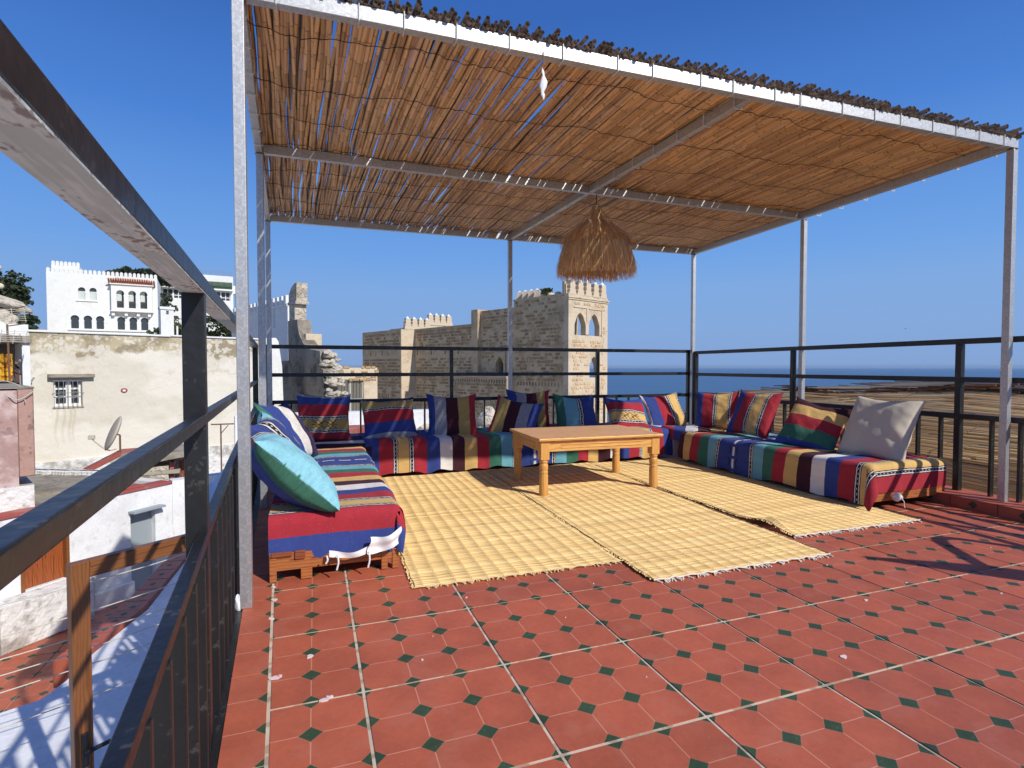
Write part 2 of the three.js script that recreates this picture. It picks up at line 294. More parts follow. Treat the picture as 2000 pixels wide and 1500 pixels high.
// ---------------------------------------------------------------- railings
function railing(label, P0, P1, posts, span, o = {}) { // o.lowf: height of the lower rail along the run // P0, P1: [x, z] of the rail's centre line
  const t = thing('terrace_railing', label, 'railing'); const L = Math.hypot(P1[0] - P0[0], P1[1] - P0[1]), at = (s) => [P0[0] + (P1[0] - P0[0]) * s / L, P0[1] + (P1[1] - P0[1]) * s / L];
  const off = o.off ?? 0, nx = -(P1[1] - P0[1]) / L * off, nz = (P1[0] - P0[0]) / L * off, ato = (s) => { const q = at(s); return [q[0] + nx, q[1] + nz]; };
  const rail = (name, y, w, h, a = 0, b = L, mat = blackSteel) => { const A = (name === 'handrail' ? at : ato)(a), B = (name === 'handrail' ? at : ato)(b); return part(t, name, bar([A[0], y, A[1]], [B[0], y, B[1]], w, h, .003), mat); };
  const T = o.top ?? 1.2, tw = o.tw ?? .042, dy = o.dy ?? 0;
  rail('handrail', T - .02, tw, .04); const rh = o.rh ?? .038, rw = o.rw ?? .04; rail('middle_rail', (o.mid ?? .915) - rh / 2, rw, rh); const lowf = o.lowf || (() => o.low ?? .645), ks = o.kinks || [0, L]; for (let i = 1; i < ks.length; i++) { const A = ato(ks[i - 1]), B = ato(ks[i]); part(t, 'lower_rail', bar([A[0], lowf(ks[i - 1]) - rh / 2, A[1]], [B[0], lowf(ks[i]) - rh / 2, B[1]], rw, rh, .003), blackSteel); if (o.under) part(t, 'primed_underside', bar([A[0], lowf(ks[i - 1]) - rh, A[1]], [B[0], lowf(ks[i]) - rh, B[1]], rw - .002, .002), brownSteel); }
  const turn = -Math.atan2(P1[1] - P0[1], P1[0] - P0[0]);
  for (const s of posts) { const [x, z] = at(s), w = o.pw ?? .042; const g = box(-w / 2, w / 2, o.base ?? 0, T - .041, -w / 2, w / 2, .003); g.rotateY(turn); part(t, 'post', g, blackSteel).position.set(x, 0, z); }
  const b0 = o.base ?? 0, bgs = {}, bgf = (h) => { const k = Math.round(h * 200); if (!bgs[k]) { bgs[k] = box(-.0085, .0085, b0, h, -.018, .018, .002); bgs[k].rotateY(turn); } return bgs[k]; };
  for (let s = span[0]; s < span[1]; s += span[2]) { if (posts.some((q) => Math.abs(q - s) < .06)) continue; const [x, z] = ato(s); part(t, 'baluster', bgf(lowf(s) - rh - .0005), blackSteel).position.set(x, 0, z); }
  return t;
}
{
  const lx = (z) => -.469 + .0608 * (z + .755);
  const A = [lx(3.0), 3.0], B = [lx(-4.34), -4.34], L = Math.hypot(A[0] - B[0], 7.34);
  const t = railing('black steel railing running from the camera along the left edge of the terrace', A, B, [.3, 2.905, 7.33], [.06, 7.3, .15], { top: 1.2115, tw: .055, mid: .865, pw: .05, base: -.02, rh: .026, rw: .027, under: true, off: .0135, kinks: [0, 3.76, L], lowf: (s) => s < 3.76 ? mix(.452, .598, s / 3.76) : mix(.598, .645, (s - 3.76) / 3.59) });
  part(t, 'base_plate', prism([[edgeX(2.9) - .001, 2.9], [lx(2.9) - .03, 2.9], [lx(-4.3) - .03, -4.3], [edgeX(-4.3) - .001, -4.3]], -.05, -.003), blackSteel);
  const f = (z, d) => [lx(z) + d, 1.1707, z]; part(t, 'bare_underside', bar(f(3.0, 0), f(-.70, 0), .0535, .003), bareSteel, 'grey patch of peeled paint under the handrail');
}
railing('black steel railing across the back of the terrace behind the cushions', [-.63, -4.385], [4.52, -4.275], [.04, 1.95, 3.79, 5.12], [.1, 5.14, .172], { top: 1.215, mid: .925, low: .645 });
railing('black steel railing along the right side of the terrace before the reed roof', [4.52, -4.25], [4.22, 1.6], [.1, 1.70, 3.27, 4.9], [.05, 5.8, .172], { top: 1.195, mid: .915, low: .645, base: .07 });

// ---------------------------------------------------------------- pergola and its roof of canes
const PG = { FL: [-.402, -.768], ML: [-.469, -2.46], BL: [-.556, -4.32], BM: [2.0, -4.275], BR: [4.497, -4.20], MR: [4.445, -2.46], FR: [4.275, -.655] };
{
  const t = thing('pergola', 'galvanised steel pergola frame of square posts and beams over the seating', 'pergola');
  const y = 2.475, B = (n, a, b, w = .045, h = .062, dy = 0) => part(t, n, bar([a[0], y + dy, a[1]], [b[0], y + dy, b[1]], w, h, .003), galv);
  for (const k of Object.keys(PG)) { const [x, z] = PG[k], r = k === 'MR' || k === 'FR' || k === 'BR' ? .074 : .001; part(t, 'post', box(-.0225, .0225, r, k === 'FL' ? 2.50 : 2.443, -.0225, .0225, .003), galv).position.set(x, 0, z); }
  const e = (p, dx, dz) => [p[0] + dx, p[1] + dz];
  B('front_beam', e(PG.FL, .024, 0), e(PG.FR, .024, 0)); B('back_beam', e(PG.BL, -.024, 0), e(PG.BR, .024, 0));
  B('side_beam', e(PG.FL, 0, -.024), e(PG.BL, 0, .024)); B('side_beam', e(PG.FR, 0, -.024), e(PG.BR, 0, .024));
  B('middle_beam', e(PG.ML, .024, 0), e(PG.MR, -.024, 0), .04, .06, .0005);
  const fm = [2.13, -.712]; B('long_beam', e(fm, 0, -.024), e([2.06, -2.46], 0, .022), .04, .058); B('long_beam', e([2.055, -2.46], 0, -.022), e(PG.BM, 0, .024), .04, .058);
  // cable ties round the beams
  const tie = M({ name: 'clear_cable_tie', color: [.62, .63, .60], roughness: .5 }), tg = [];
  const loop = (x, z, ax) => { const w = .027, h = .037; const p = ax ? [[-w, -h, 0], [w, -h, 0], [w, h, 0], [-w, h, 0]] : [[0, -h, -w], [0, -h, w], [0, h, w], [0, h, -w]]; for (let i = 0; i < 4; i++) { const a = p[i], b = p[(i + 1) % 4]; tg.push(bar([x + a[0], y + a[1], z + a[2]], [x + b[0], y + b[1], z + b[2]], .004, .004)); } };
  for (let s = .04; s < 1; s += .052) loop(mix(PG.FL[0], PG.FR[0], s) + rr(-.05, .05), mix(PG.FL[1], PG.FR[1], s), false);
  for (let s = .06; s < .95; s += .14) { loop(mix(fm[0], 2.06, s), mix(fm[1], -2.46, s), true); loop(mix(2.06, PG.BM[0], s), mix(-2.46, PG.BM[1], s), true); loop(mix(PG.FL[0], PG.ML[0], s), mix(PG.FL[1], PG.ML[1], s), true); loop(mix(PG.FR[0], PG.MR[0], s), mix(PG.FR[1], PG.MR[1], s), true); }
  part(t, 'cable_tie', tg, tie, null, 'stuff');
  const weld = (x, y0, z) => { const g = new THREE.TorusGeometry(.026, .004, 5, 16); g.rotateX(Math.PI / 2); return uvBox(g.translate(x, y0, z)); };
  part(t, 'weld_bead', Object.keys(PG).map((k) => weld(PG[k][0], 2.44, PG[k][1])), rustIron);
  const lump = new THREE.IcosahedronGeometry(.03, 2); { const p = lump.attributes.position; for (let i = 0; i < p.count; i++) { const n = .6 + .7 * vnoise(p.getX(i) * 60 + 9, p.getY(i) * 60 + p.getZ(i) * 31 + 9, 64, 64, 4); p.setXYZ(i, p.getX(i) * n * .8, p.getY(i) * n * 1.7 + .04, p.getZ(i) * n); } lump.computeVertexNormals(); }
  lump.scale(.6, .8, .5); part(t, 'plaster_lump', lump, trimWhite).position.set(PG.FL[0] - .028, 0, PG.FL[1] + .012);
}
{
  const t = thing('cane_roof', 'sun shade of long brown canes bound with wire on top of the pergola', 'cane roof');
  const caneCol = [[.62, .375, .170], [.55, .320, .135], [.68, .42, .19], [.50, .285, .12], [.62, .40, .21], [.46, .27, .14]];
  function caneGeo(seed, len, sides = 6, grey) { // hollow cane along -z, from 0 to -len
    const r = RNG(seed), nodes = []; for (let s = .1 * r(); s < len; s += .13 + .14 * r()) nodes.push(s);
    const st = [0, .058, .066]; for (const n of nodes) st.push(n - .006, n, n + .006); st.push(len); st.sort((a, b) => a - b);
    const R = .0072 + .0048 * r(), pos = [], col = [], idx = [], wx = r() * 9, base = grey || caneCol[Math.floor(r() * 6)];
    st.forEach((s, k) => {
      const isN = nodes.includes(s), q = R * (1 - .25 * s / len * (seed % 2 ? 1 : -1) * .6) * (isN ? 1.16 : 1);
      const ox = .009 * Math.sin(s * 1.9 + wx) + .006 * Math.sin(s * 4.3 + wx * 2), oy = .003 * Math.sin(s * 2.6 + wx * 3);
      const part_ = nodes.filter((n) => n <= s).length, tone = .74 + .46 * hash(part_, seed, 5);
      for (let i = 0; i < sides; i++) { const a = i / sides * 6.2832; pos.push(ox + Math.cos(a) * q, oy + Math.sin(a) * q, -s); const c = s < .06 ? [.36, .30, .24].map((v) => v * tone) : isN ? base.map((v) => v * .28) : base.map((v) => v * tone); col.push(...c); }
      if (k) for (let i = 0; i < sides; i++) { const a = (k - 1) * sides + i, b = (k - 1) * sides + (i + 1) % sides; idx.push(a, b + sides, b, a, a + sides, b + sides); }
    });
    const g = new THREE.BufferGeometry(); g.setAttribute('position', new THREE.Float32BufferAttribute(pos, 3)); g.setAttribute('color', new THREE.Float32BufferAttribute(col, 3)); g.setIndex(idx); g.computeVertexNormals(); return g;
  }
  const LEN = 3.66, vars = []; for (let i = 0; i < 18; i++) vars.push(caneGeo(900 + i, LEN));
  const caneMat = vcol('cane', .6); caneMat.side = THREE.DoubleSide;
  const N = 298; let u = 0;
  const widths = []; for (let i = 0; i < N; i++) widths.push(rr(.8, 1.2) + (rnd() < .20 ? rr(.12, .42) : 0)); const tot = widths.reduce((a, b) => a + b);
  const place = (m, f, y, dz) => { const xa = mix(-.415, 4.30, f), xb = mix(-.575, 4.515, f), za = mix(-.735, -.622, f) + dz; m.position.set(xa, y, za); m.rotation.set(rr(-.0015, .0015), Math.atan2(xa - xb, LEN) + rr(-.0032, .0032), 0); };
  for (let i = 0; i < N; i++) {
    u += widths[i]; const f = (u - widths[i] / 2) / tot; const m = part(t, 'cane', vars[Math.floor(rnd() * 18)], caneMat); place(m, f, 2.507 + .0115 + rr(0, .006), rr(-.02, .014)); const s = rr(.85, 1.12); m.scale.set(s, s, 1);
  }
  const up = (count, y0, seed, lo, hi, name) => { // a second, looser layer on top
    const im = new THREE.InstancedMesh(caneGeo(seed, LEN, 6, [.23, .185, .15]), caneMat, count); im.name = name; const o = new THREE.Object3D();
    for (let i = 0; i < count; i++) { place(o, clamp((i + rr(-.8, 1.8)) / count), y0 + rr(0, .009), rr(-.03, .03)); const s = rr(.8, 1.25); o.scale.set(s, s, rr(.96, 1)); o.updateMatrix(); im.setMatrixAt(i, o.matrix); im.setColorAt(i, new THREE.Color().setScalar(rr(lo, hi))); }
    im.castShadow = im.receiveShadow = true; im.userData.kind = 'stuff'; t.add(im);
  };
  up(170, 2.531, 980, .7, 1.1, 'upper_canes'); up(120, 2.543, 990, .6, 1, 'upper_canes');
  const wireMat = M({ name: 'dark_binding_wire', color: [.035, .025, .02], roughness: .7 });
  for (const s of [.08, .22, .34, .46, .60, .70, .82, .93]) { const p = []; for (let i = 0; i <= 150; i++) { const f = i / 150, xa = mix(mix(-.415, 4.30, f), mix(-.575, 4.515, f), s); const w = .03 * Math.sin(i * .19 + s * 40) + .014 * Math.sin(i * .53 + s * 90) + rr(-.005, .005); p.push(V(xa, 2.5035 + .004 * Math.sin(i * 2.1) - .002, mix(mix(-.735, -.622, f), -4.37, s) + w)); } part(t, 'binding_wire', tube(p, .0022, 300, 4), wireMat); }
}
{ // scrap of white cloth hanging under the front beam
  const t = thing('hanging_scrap', 'twisted scrap of white cloth hanging from the front beam', 'cloth scrap', [.891, 0, -.712]);
  part(t, 'string', bar([0, 2.46, 0], [0, 2.375, 0], .004, .004), M({ name: 'brown_string', color: [.12, .09, .06] }));
  const g = new THREE.LatheGeometry([[.001, 2.385], [.007, 2.37], [.005, 2.35], [.016, 2.325], [.017, 2.30], [.007, 2.275], [.010, 2.262], [.004, 2.245], [.001, 2.238]].map((p) => new THREE.Vector2(...p)), 10); const p = g.attributes.position; for (let i = 0; i < p.count; i++) p.setXYZ(i, p.getX(i) * 1.1 + .004 * Math.sin(p.getY(i) * 60), p.getY(i), p.getZ(i) * .55); g.computeVertexNormals();
  part(t, 'cloth', g, trimWhite);
}

// ---------------------------------------------------------------- sea, land, hill
{
  const g = new THREE.PlaneGeometry(600000, 600000, 1, 1); g.rotateX(-Math.PI / 2); const u = g.attributes.uv; for (let i = 0; i < u.count; i++) u.setXY(i, u.getX(i) * 600000, u.getY(i) * 600000);
  const wave = tex(512, 512, (x, y) => .6 * fbm(x, y, 9, 5, 700, .6) + .4 * fbm(x, y * 1, 23, 4, 702), { data: true, size: [60, 24] });
  const sea = solo('sea', 'calm blue sea reaching to the hazy horizon', 'sea', g, M({ name: 'sea_water', color: [.055, .125, .225], roughness: .42, bumpMap: wave, bumpScale: .5, map: tex(256, 256, (x, y) => { const n = fbm(x, y, 4, 5, 705); return [.8 + .4 * n, .85 + .3 * n, .88 + .24 * n]; }, { size: [900, 260] }) }), null, 'structure'); sea.position.y = -35;
}
{ // land: rises to the left, ends in a coast beyond the fort
  const g = new THREE.PlaneGeometry(420, 420, 84, 84); g.rotateX(-Math.PI / 2); g.translate(-60, 0, -120); const p = g.attributes.position;
  for (let i = 0; i < p.count; i++) {
    const x = p.getX(i), z = p.getZ(i); const coast = smooth(0, 34, (46 - x * .92) + (z + 100) * .38 - (x > 0 ? 0 : x * 1.2)); // falls to the sea on the right and behind
    const hill = smooth(-4, -46, x) * smooth(-60, -105, z) * 14.0 + smooth(-40, -90, x) * smooth(-20, -90, z) * 8; const n = (fbm((x + 500) / 1000, (z + 500) / 1000, 60, 4, 44) - .5) * 3;
    p.setY(i, mix(-42, -8.6 + hill + n, coast));
  }
  g.computeVertexNormals(); const q = uvBox(g);
  solo('ground', 'dry earth and scrub ground between the houses below the terrace', 'ground', q, M({ name: 'dry_earth', roughness: 1, map: tex(512, 512, (u, v) => mix3([.50, .43, .32], [.30, .26, .17], smooth(.45, .7, fbm(u, v, 7, 6, 61))), { size: 30 }) }), null, 'structure');
}
{ // far land across the bay
  const pos = [], idx = [], n = 40; for (let i = 0; i <= n; i++) { const t = i / n, a = (-16 + 22 * t) * D2R, d = 620; const h = -8 + 9.5 * (1 - t) + 3.5 * fbm(t, .3, 9, 4, 19) + 2; for (const [y, k] of [[-36, 1], [h, 1.02], [h - 6, 1.25]]) pos.push(Math.sin(a) * d * k, y, -Math.cos(a) * d * k); if (i) for (let m = 0; m < 2; m++) { const b = (i - 1) * 3 + m; idx.push(b, b + 3, b + 1, b + 1, b + 3, b + 4); } }
  const g = new THREE.BufferGeometry(); g.setAttribute('position', new THREE.Float32BufferAttribute(pos, 3)); g.setIndex(idx); g.computeVertexNormals();
  const m = M({ name: 'far_scrub', color: [.07, .08, .085], roughness: 1 }); m.side = THREE.DoubleSide; solo('hill', 'low dark far hill seen beyond the ruined wall', 'hill', g, m, null, 'structure');
}

// ---------------------------------------------------------------- stones, merlons, arches
function stones(w, h, o = {}) { // rows of rough blocks on a wall from (0,0) to (w,h), facing +z at z = 0
  const r = RNG(o.seed || 5), gs = [], ch = o.course || .5, lo = o.lo ?? .66; const skip = o.skip || (() => false);
  for (let y = ch * .4, k = 0; y < h - ch * .3; y += ch * (.92 + .16 * r()), k++) {
    const dens = .55 + .45 * r(); for (let x = (o.m ?? .5) * (.6 + .8 * r()); x < w - (o.m ?? .5);) {
      const bw = (o.bw || .48) * (.6 + .9 * r()), bh = ch * (.42 + .26 * r()); if (r() < dens * (o.fill ?? .85) && !skip(x + bw / 2, y)) {
        const g = new THREE.BoxGeometry(bw, bh, .10); const t = mix(lo, 1.15, r()), c = mix3(o.ca || S(180, 150, 108), o.cb || S(160, 134, 102), r()), q = (r(), g.attributes.position); for (let i = 0; i < q.count; i++) q.setXYZ(i, q.getX(i) + (r() - .5) * bw * .18, q.getY(i) + (r() - .5) * bh * .2, q.getZ(i) > 0 ? .03 + .03 * r() : -.07);
        const gg = g.toNonIndexed(); gg.computeVertexNormals(); gs.push(tint(gg.translate(x + bw / 2, y, 0), c.map((v) => v * t))); }
      x += bw + (o.gap || .14) * (.6 + .9 * r());
    }
  }
  return merge(gs);
}
function merlonGeo(w, h, d) { // stepped merlon narrowing upwards with a pointed white cap
  const p = [[-w * .5, 0], [w * .5, 0], [w * .5, h * .14], [w * .42, h * .2], [w * .42, h * .34], [w * .34, h * .40], [w * .34, h * .55], [w * .40, h * .60], [w * .32, h * .66], [w * .32, h * .86], [-w * .32, h * .86], [-w * .32, h * .66], [-w * .40, h * .60], [-w * .34, h * .55], [-w * .34, h * .40], [-w * .42, h * .34], [-w * .42, h * .2], [-w * .5, h * .14]];
  return extrude(p, d);
}
function capGeo(w, h, d) { const c = new THREE.ConeGeometry(w * .5, h * .22, 4); c.rotateY(Math.PI / 4); c.scale(1, 1, d / w * 1.0); const g = c.toNonIndexed(); g.computeVertexNormals(); return uvBox(g.translate(0, h * .96, -d / 2)); }
function pointedArch(cx, y0, w, h, lobes = 0) { // path of a pointed (lobed) arch opening
  const p = []; const n = 22, sp = h - w * .78; p.push([cx - w / 2, y0]); p.push([cx + w / 2, y0]);
  for (let i = 0; i <= n; i++) { const t = i / n, a = t * Math.PI; let R = w / 2; let x = Math.cos(a) * R, y = Math.sin(a) * R; y *= 1.0 + .56 * Math.pow(1 - Math.abs(Math.cos(a)), 1.3); const l = lobes ? 1 - .09 * Math.abs(Math.sin(a * lobes)) : 1; p.push([cx + x * l, y0 + sp + y * l]); }
  return p;
}
function horseshoe(cx, y0, w, h) { // round horseshoe arch on slightly narrower jambs
  const R = w * .5, cy = y0 + h - R, j = w * .40, p = [[cx - j * 1.12, y0], [cx + j * 1.12, y0], [cx + j * 1.12, cy - R * .72], [cx + j, cy - R * .6]]; const a0 = -.62; for (let i = 0; i <= 18; i++) { const a = a0 + (Math.PI - 2 * a0) * i / 18; p.push([cx + Math.cos(a) * R, cy + Math.sin(a) * R]); } p.push([cx - j, cy - R * .6], [cx - j * 1.12, cy - R * .72]); return p;
}

// ---------------------------------------------------------------- old stone fort beyond the terrace
{
  const t = thing('stone_fort', 'old stone fort with stepped battlements and a tower with twin arches above the sea', 'fort', [26.84, 0, -54.15], (90 - 66.9) * D2R);
  const GY = -9.5; // foot of the walls
  const H = 8.72;
  // tower front with twin lobed arches and one lower arch; local x along the lit face, -z away along the shaded walls
  const holes = [pointedArch(2.05, 4.72, 2.0, 2.75, 3), pointedArch(4.62, 4.72, 2.0, 2.75, 3), pointedArch(4.62, -.2, 1.7, 2.65, 3)];
  const front = [[0, GY], [7.2, GY], [7.2, H], [0, H]];
  const W = part(t, 'tower_wall', extrude(front, .75, holes), mortarLit);
  const inHole = (x, y) => [[2.05, 4.72, 2.9, 3.6], [4.62, 4.72, 2.9, 3.6], [4.62, -.2, 2.4, 3.3]].some(([cx, y0, w, h]) => Math.abs(x - cx) < w / 2 && y + GY > y0 - .35 && y + GY < y0 + h - .2);
  part(W, 'stones', stones(7.2, H - GY - .2, { seed: 71, course: .44, bw: .44, gap: .2, fill: .8, m: .85, hole: .01, lo: .9, ca: S(212, 176, 126), cb: S(192, 166, 132), skip: (x, y) => inHole(x, y) || (y + GY > 7.6 && y + GY < 7.9) }).translate(0, GY, 0), stoneMat, null, 'stuff');
  part(t, 'tower_wall', box(.12, .75, GY, H, -5.2, -.751), mortar); for (const [a, b] of [[GY, -.7], [2.9, 4.4], [8.1, H]]) part(t, 'tower_wall', box(6.45, 7.2, a, b, -5.2, -.751), mortar); for (const [a, b] of [[-.7, 2.9], [4.4, 8.1]]) part(t, 'corner_pier', box(6.6, 7.2, a, b, -5.2, -4.7), mortar);
  part(t, 'tower_wall', extrude([[.76, GY], [6.44, GY], [6.44, H], [.76, H]], .6, [[[1.2, 4.5], [6.3, 4.5], [6.3, 8.1], [1.2, 8.1]], [[1.2, -.6], [6.3, -.6], [6.3, 2.9], [1.2, 2.9]]]).translate(0, 0, -4.6), mortar);
  part(t, 'tower_roof', box(.76, 6.44, H - .4, H - .1, -4.59, -.76), mortar); part(t, 'tower_floor', box(.76, 6.44, 4.0, 4.3, -4.59, -.76), mortar); part(t, 'tower_floor', box(.76, 6.44, -1.2, -.8, -4.59, -.76), mortar);
  for (const x of [3.33, 5.86]) { part(t, 'column', [new THREE.CylinderGeometry(.19, .21, 1.6, 14).translate(x, 5.52, -.28), box(x - .3, x + .3, 6.3, 6.5, -.6, .02), new THREE.CylinderGeometry(.26, .2, .2, 14).translate(x, 6.2, -.28), box(x - .28, x + .28, 4.70, 4.86, -.58, .0)].map((g) => g.attributes.uv ? uvBox(g) : g), mortarLit); }
  const fr = (a, b, c, d) => box(a, b, c, d, .0, .09); part(t, 'alfiz_moulding', [fr(.9, 3.15, 7.86, 7.98), fr(3.15, 3.27, 6.5, 7.98), fr(3.60, 5.95, 7.80, 7.92), fr(5.95, 6.07, 4.75, 7.92)], mortarLit);
  part(t, 'cornice', [box(-.08, 7.28, H, H + .12, -.9, .10), box(-.14, 7.34, H + .2, H + .36, -.96, .16), box(-.05, 7.25, H + .12, H + .2, -.9, .05)], mortarLit);
  part(t, 'parapet', box(0, 7.2, H + .36, H + .62, -.62, 0), mortarLit); part(t, 'parapet_backing', box(.05, 7.15, H + .62, H + 1.75, -.60, -.42), mortar);
  part(t, 'parapet', box(0, .6, H + .36, H + 2.05, -.95, -.62), mortar);
  const mg = merlonGeo(1.24, 2.0, .6), cg = capGeo(1.0, 2.0, .6); for (let i = 0; i < 5; i++) { const m = part(t, 'merlon', mg, mortarLit); m.position.set(.75 + i * 1.425, H + .45, 0); part(m, 'cap', cg, white); }
  // curtain walls, each [s0, s1, top, x offset]; s runs away from the tower along the shaded face
  const face = (g, x) => { g.rotateY(-Math.PI / 2); return g.translate(x, 0, 0); };
  const wall = (name, s0, s1, top, x, o = {}) => { const w = part(t, name, face(extrude([[-s1, o.foot ?? GY], [-s0, o.foot ?? GY], [-s0, top], [-s1, top]], .9, o.holes || []), x), mortar); for (const [a, b] of o.inner || [[s0, s1]]) part(t, 'inner_wall', box(x + .9, x + 1.6, o.foot ?? GY, top, -b, -a), mortar); const g = stones(s1 - s0, top - (o.foot ?? GY), { seed: s0 * 31 | 0, course: .43, bw: .44, gap: .15, fill: o.fill ?? .85, hole: o.hole ?? .07, skip: o.skip }); g.rotateY(-Math.PI / 2); g.translate(x, o.foot ?? GY, -s1); part(w, 'stones', g, stoneMat, null, 'stuff'); return w; };
  const slitH = (s, y, h) => [[-s - .13, y], [-s + .13, y], [-s + .13, y + h], [-s - .13, y + h]];
  const near = (s1, hs, y0, y1) => (u, y) => y + GY > y0 && y + GY < y1 && hs.some((s) => Math.abs(s1 - s - u) < .5);
  const putA = Array.from({ length: 14 }, (_, i) => 1.5 + i * .52), putL = Array.from({ length: 22 }, (_, i) => 9.35 + i * .5), slC = [20.4, 23.5, 27.0, 30.7], slE = [35.2, 37.1, 39.06, 40.75];
  const A = wall('curtain_wall', .76, 9.05, 9.25, .0, { fill: .8, holes: putA.map((s) => slitH(s, -1.2, .45)), skip: (u, y) => y + GY > -1.6 && y + GY < -.5 }); part(A, 'coping', box(-.02, 1.7, 9.25, 9.42, -9.1, -.80), mortar);
  const sm = merlonGeo(.95, 1.15, .5), sc = capGeo(.7, 1.15, .5); for (let i = 0; i < 4; i++) { const m = part(t, 'merlon', sm, mortarLit); m.rotation.y = -.95; m.position.set(.7, 9.4, -8.7 + i * 1.02); part(m, 'cap', sc, white); }
  for (let i = 0; i < 3; i++) { const g = new THREE.DodecahedronGeometry(.42, 1); g.scale(1.2, .7, .9); part(t, 'broken_merlon', uvBox(g), mortarLit).position.set(.5, 9.5, -4.3 + i * 1.15); }
  part(t, 'gate_passage', [box(1.71, 6, GY, 3.2, -12.55, -12.4), box(1.71, 6, GY, 3.2, -10.8, -10.65), box(1.71, 6, 2.6, 3.2, -12.39, -10.81), box(6.01, 6.2, GY, 3.2, -12.55, -10.65), box(1.01, 1.70, 2.6, 8.5, -12.39, -10.81), box(.95, 6, GY, -.12, -12.39, -10.81)], mortar); wall('curtain_wall', 9.05, 15.6, 8.5, .10, { fill: .8, inner: [[9.05, 10.8], [12.4, 15.6]], holes: [pointedArch(-11.6, -.1, 1.5, 2.5)], skip: (u, y) => y + GY > -.4 && y + GY < 3.2 && Math.abs(15.6 - 11.6 - u) < 1.3 }); part(t, 'pilaster', box(-.42, 1.4, GY, 8.72, -16.95, -15.6), mortar); 
  const dj = extrude([[-1.05, 0], [1.05, 0], [1.05, 3.1], [-1.05, 3.1]], .12, [pointedArch(0, .02, 1.5, 2.5)]); const dm = part(t, 'door_surround', dj, mortar); dm.rotation.y = -Math.PI / 2; dm.position.set(-.10, -.1, -11.6);
  const C = wall('curtain_wall', 16.95, 31.4, 6.72, 0, { fill: .95, hole: .12, holes: slC.flatMap((s) => [slitH(s, 2.9, .75), slitH(s, -3.9, .8)]), skip: (u, y) => (y + GY > 2.6 && y + GY < 4.0) || near(31.4, slC, -4.2, -2.9)(u, y) }); part(C, 'coping', box(-.08, 1.7, 6.72, 6.9, -31.4, -16.95), mortar);
  part(t, 'bastion', face(extrude([[-43.5, GY], [-31.41, GY], [-31.41, 6.8], [-43.5, 6.8]], .9, slE.flatMap((s) => [slitH(s, 2.9, .75), slitH(s, -3.9, .8)])), -2.47), mortar); part(t, 'inner_wall', box(-1.57, 1.0, GY, 6.8, -43.5, -31.41), mortar); const bt = part(t, 'bastion_facing', box(-2.44, -.02, GY, 6.77, -31.41, -31.36), mortarLit); 
  { const g = stones(12.1, 6.8 - GY, { seed: 311, course: .5, bw: .5, gap: .15, fill: .95, hole: .1, skip: (u, y) => (y + GY > 2.6 && y + GY < 4.0) || near(43.5, slE, -4.2, -2.9)(u, y) }); g.rotateY(-Math.PI / 2); g.translate(-2.47, GY, -43.5); part(bt, 'stones', g, stoneMat, null, 'stuff'); }
  wall('lower_wall', 9.0, 20.6, -.25, -1.2, { fill: .9, holes: putL.map((s) => slitH(s, -.95, .4)), skip: (u, y) => y + GY > -1.2 });
  part(t, 'ledge', box(-1.3, .05, -.25, -.12, -20.7, -9.0), mortarLit);
  // gate towers behind the walls
  const gt = (x0, x1, z, top, n) => { part(t, 'gate_tower', box(x0, x1, GY, top, z - 5, z), mortarLit); part(t, 'cornice', box(x0 - .1, x1 + .1, top, top + .25, z - 5.1, z + .1), mortarLit); part(t, 'parapet_backing', box(x0 + .05, x1 - .05, top + .25, top + 1.5, z - .6, z - .4), mortar); const w = (x1 - x0) / n, g = merlonGeo(w * 1.04, 2.0, .6), c = capGeo(w * .7, 2.0, .6); for (let i = 0; i < n; i++) { const m = part(t, 'merlon', g, mortarLit); m.position.set(x0 + w * (i + .5), top + .25, z); part(m, 'cap', c, white); } };
  gt(5.5, 11.0, -43, 7.75, 4); gt(11.7, 17.4, -45, 8.95, 4);
  { const gs = [], r = RNG(88); for (let i = 0; i < 240; i++) { const g = new THREE.PlaneGeometry(.22, .22); turned(g, r() * 6, r() * 6, r() * 6); g.translate(.5 + (r() - .5) * .8, 9.7 + r() * .6, -3.9 + (r() - .5) * 1.2); gs.push(tint(g, [.07 + .06 * r(), .09 + .06 * r(), .02])); } part(t, 'wall_plant', gs, leafMat, 'green plant growing on the wall top'); }
}

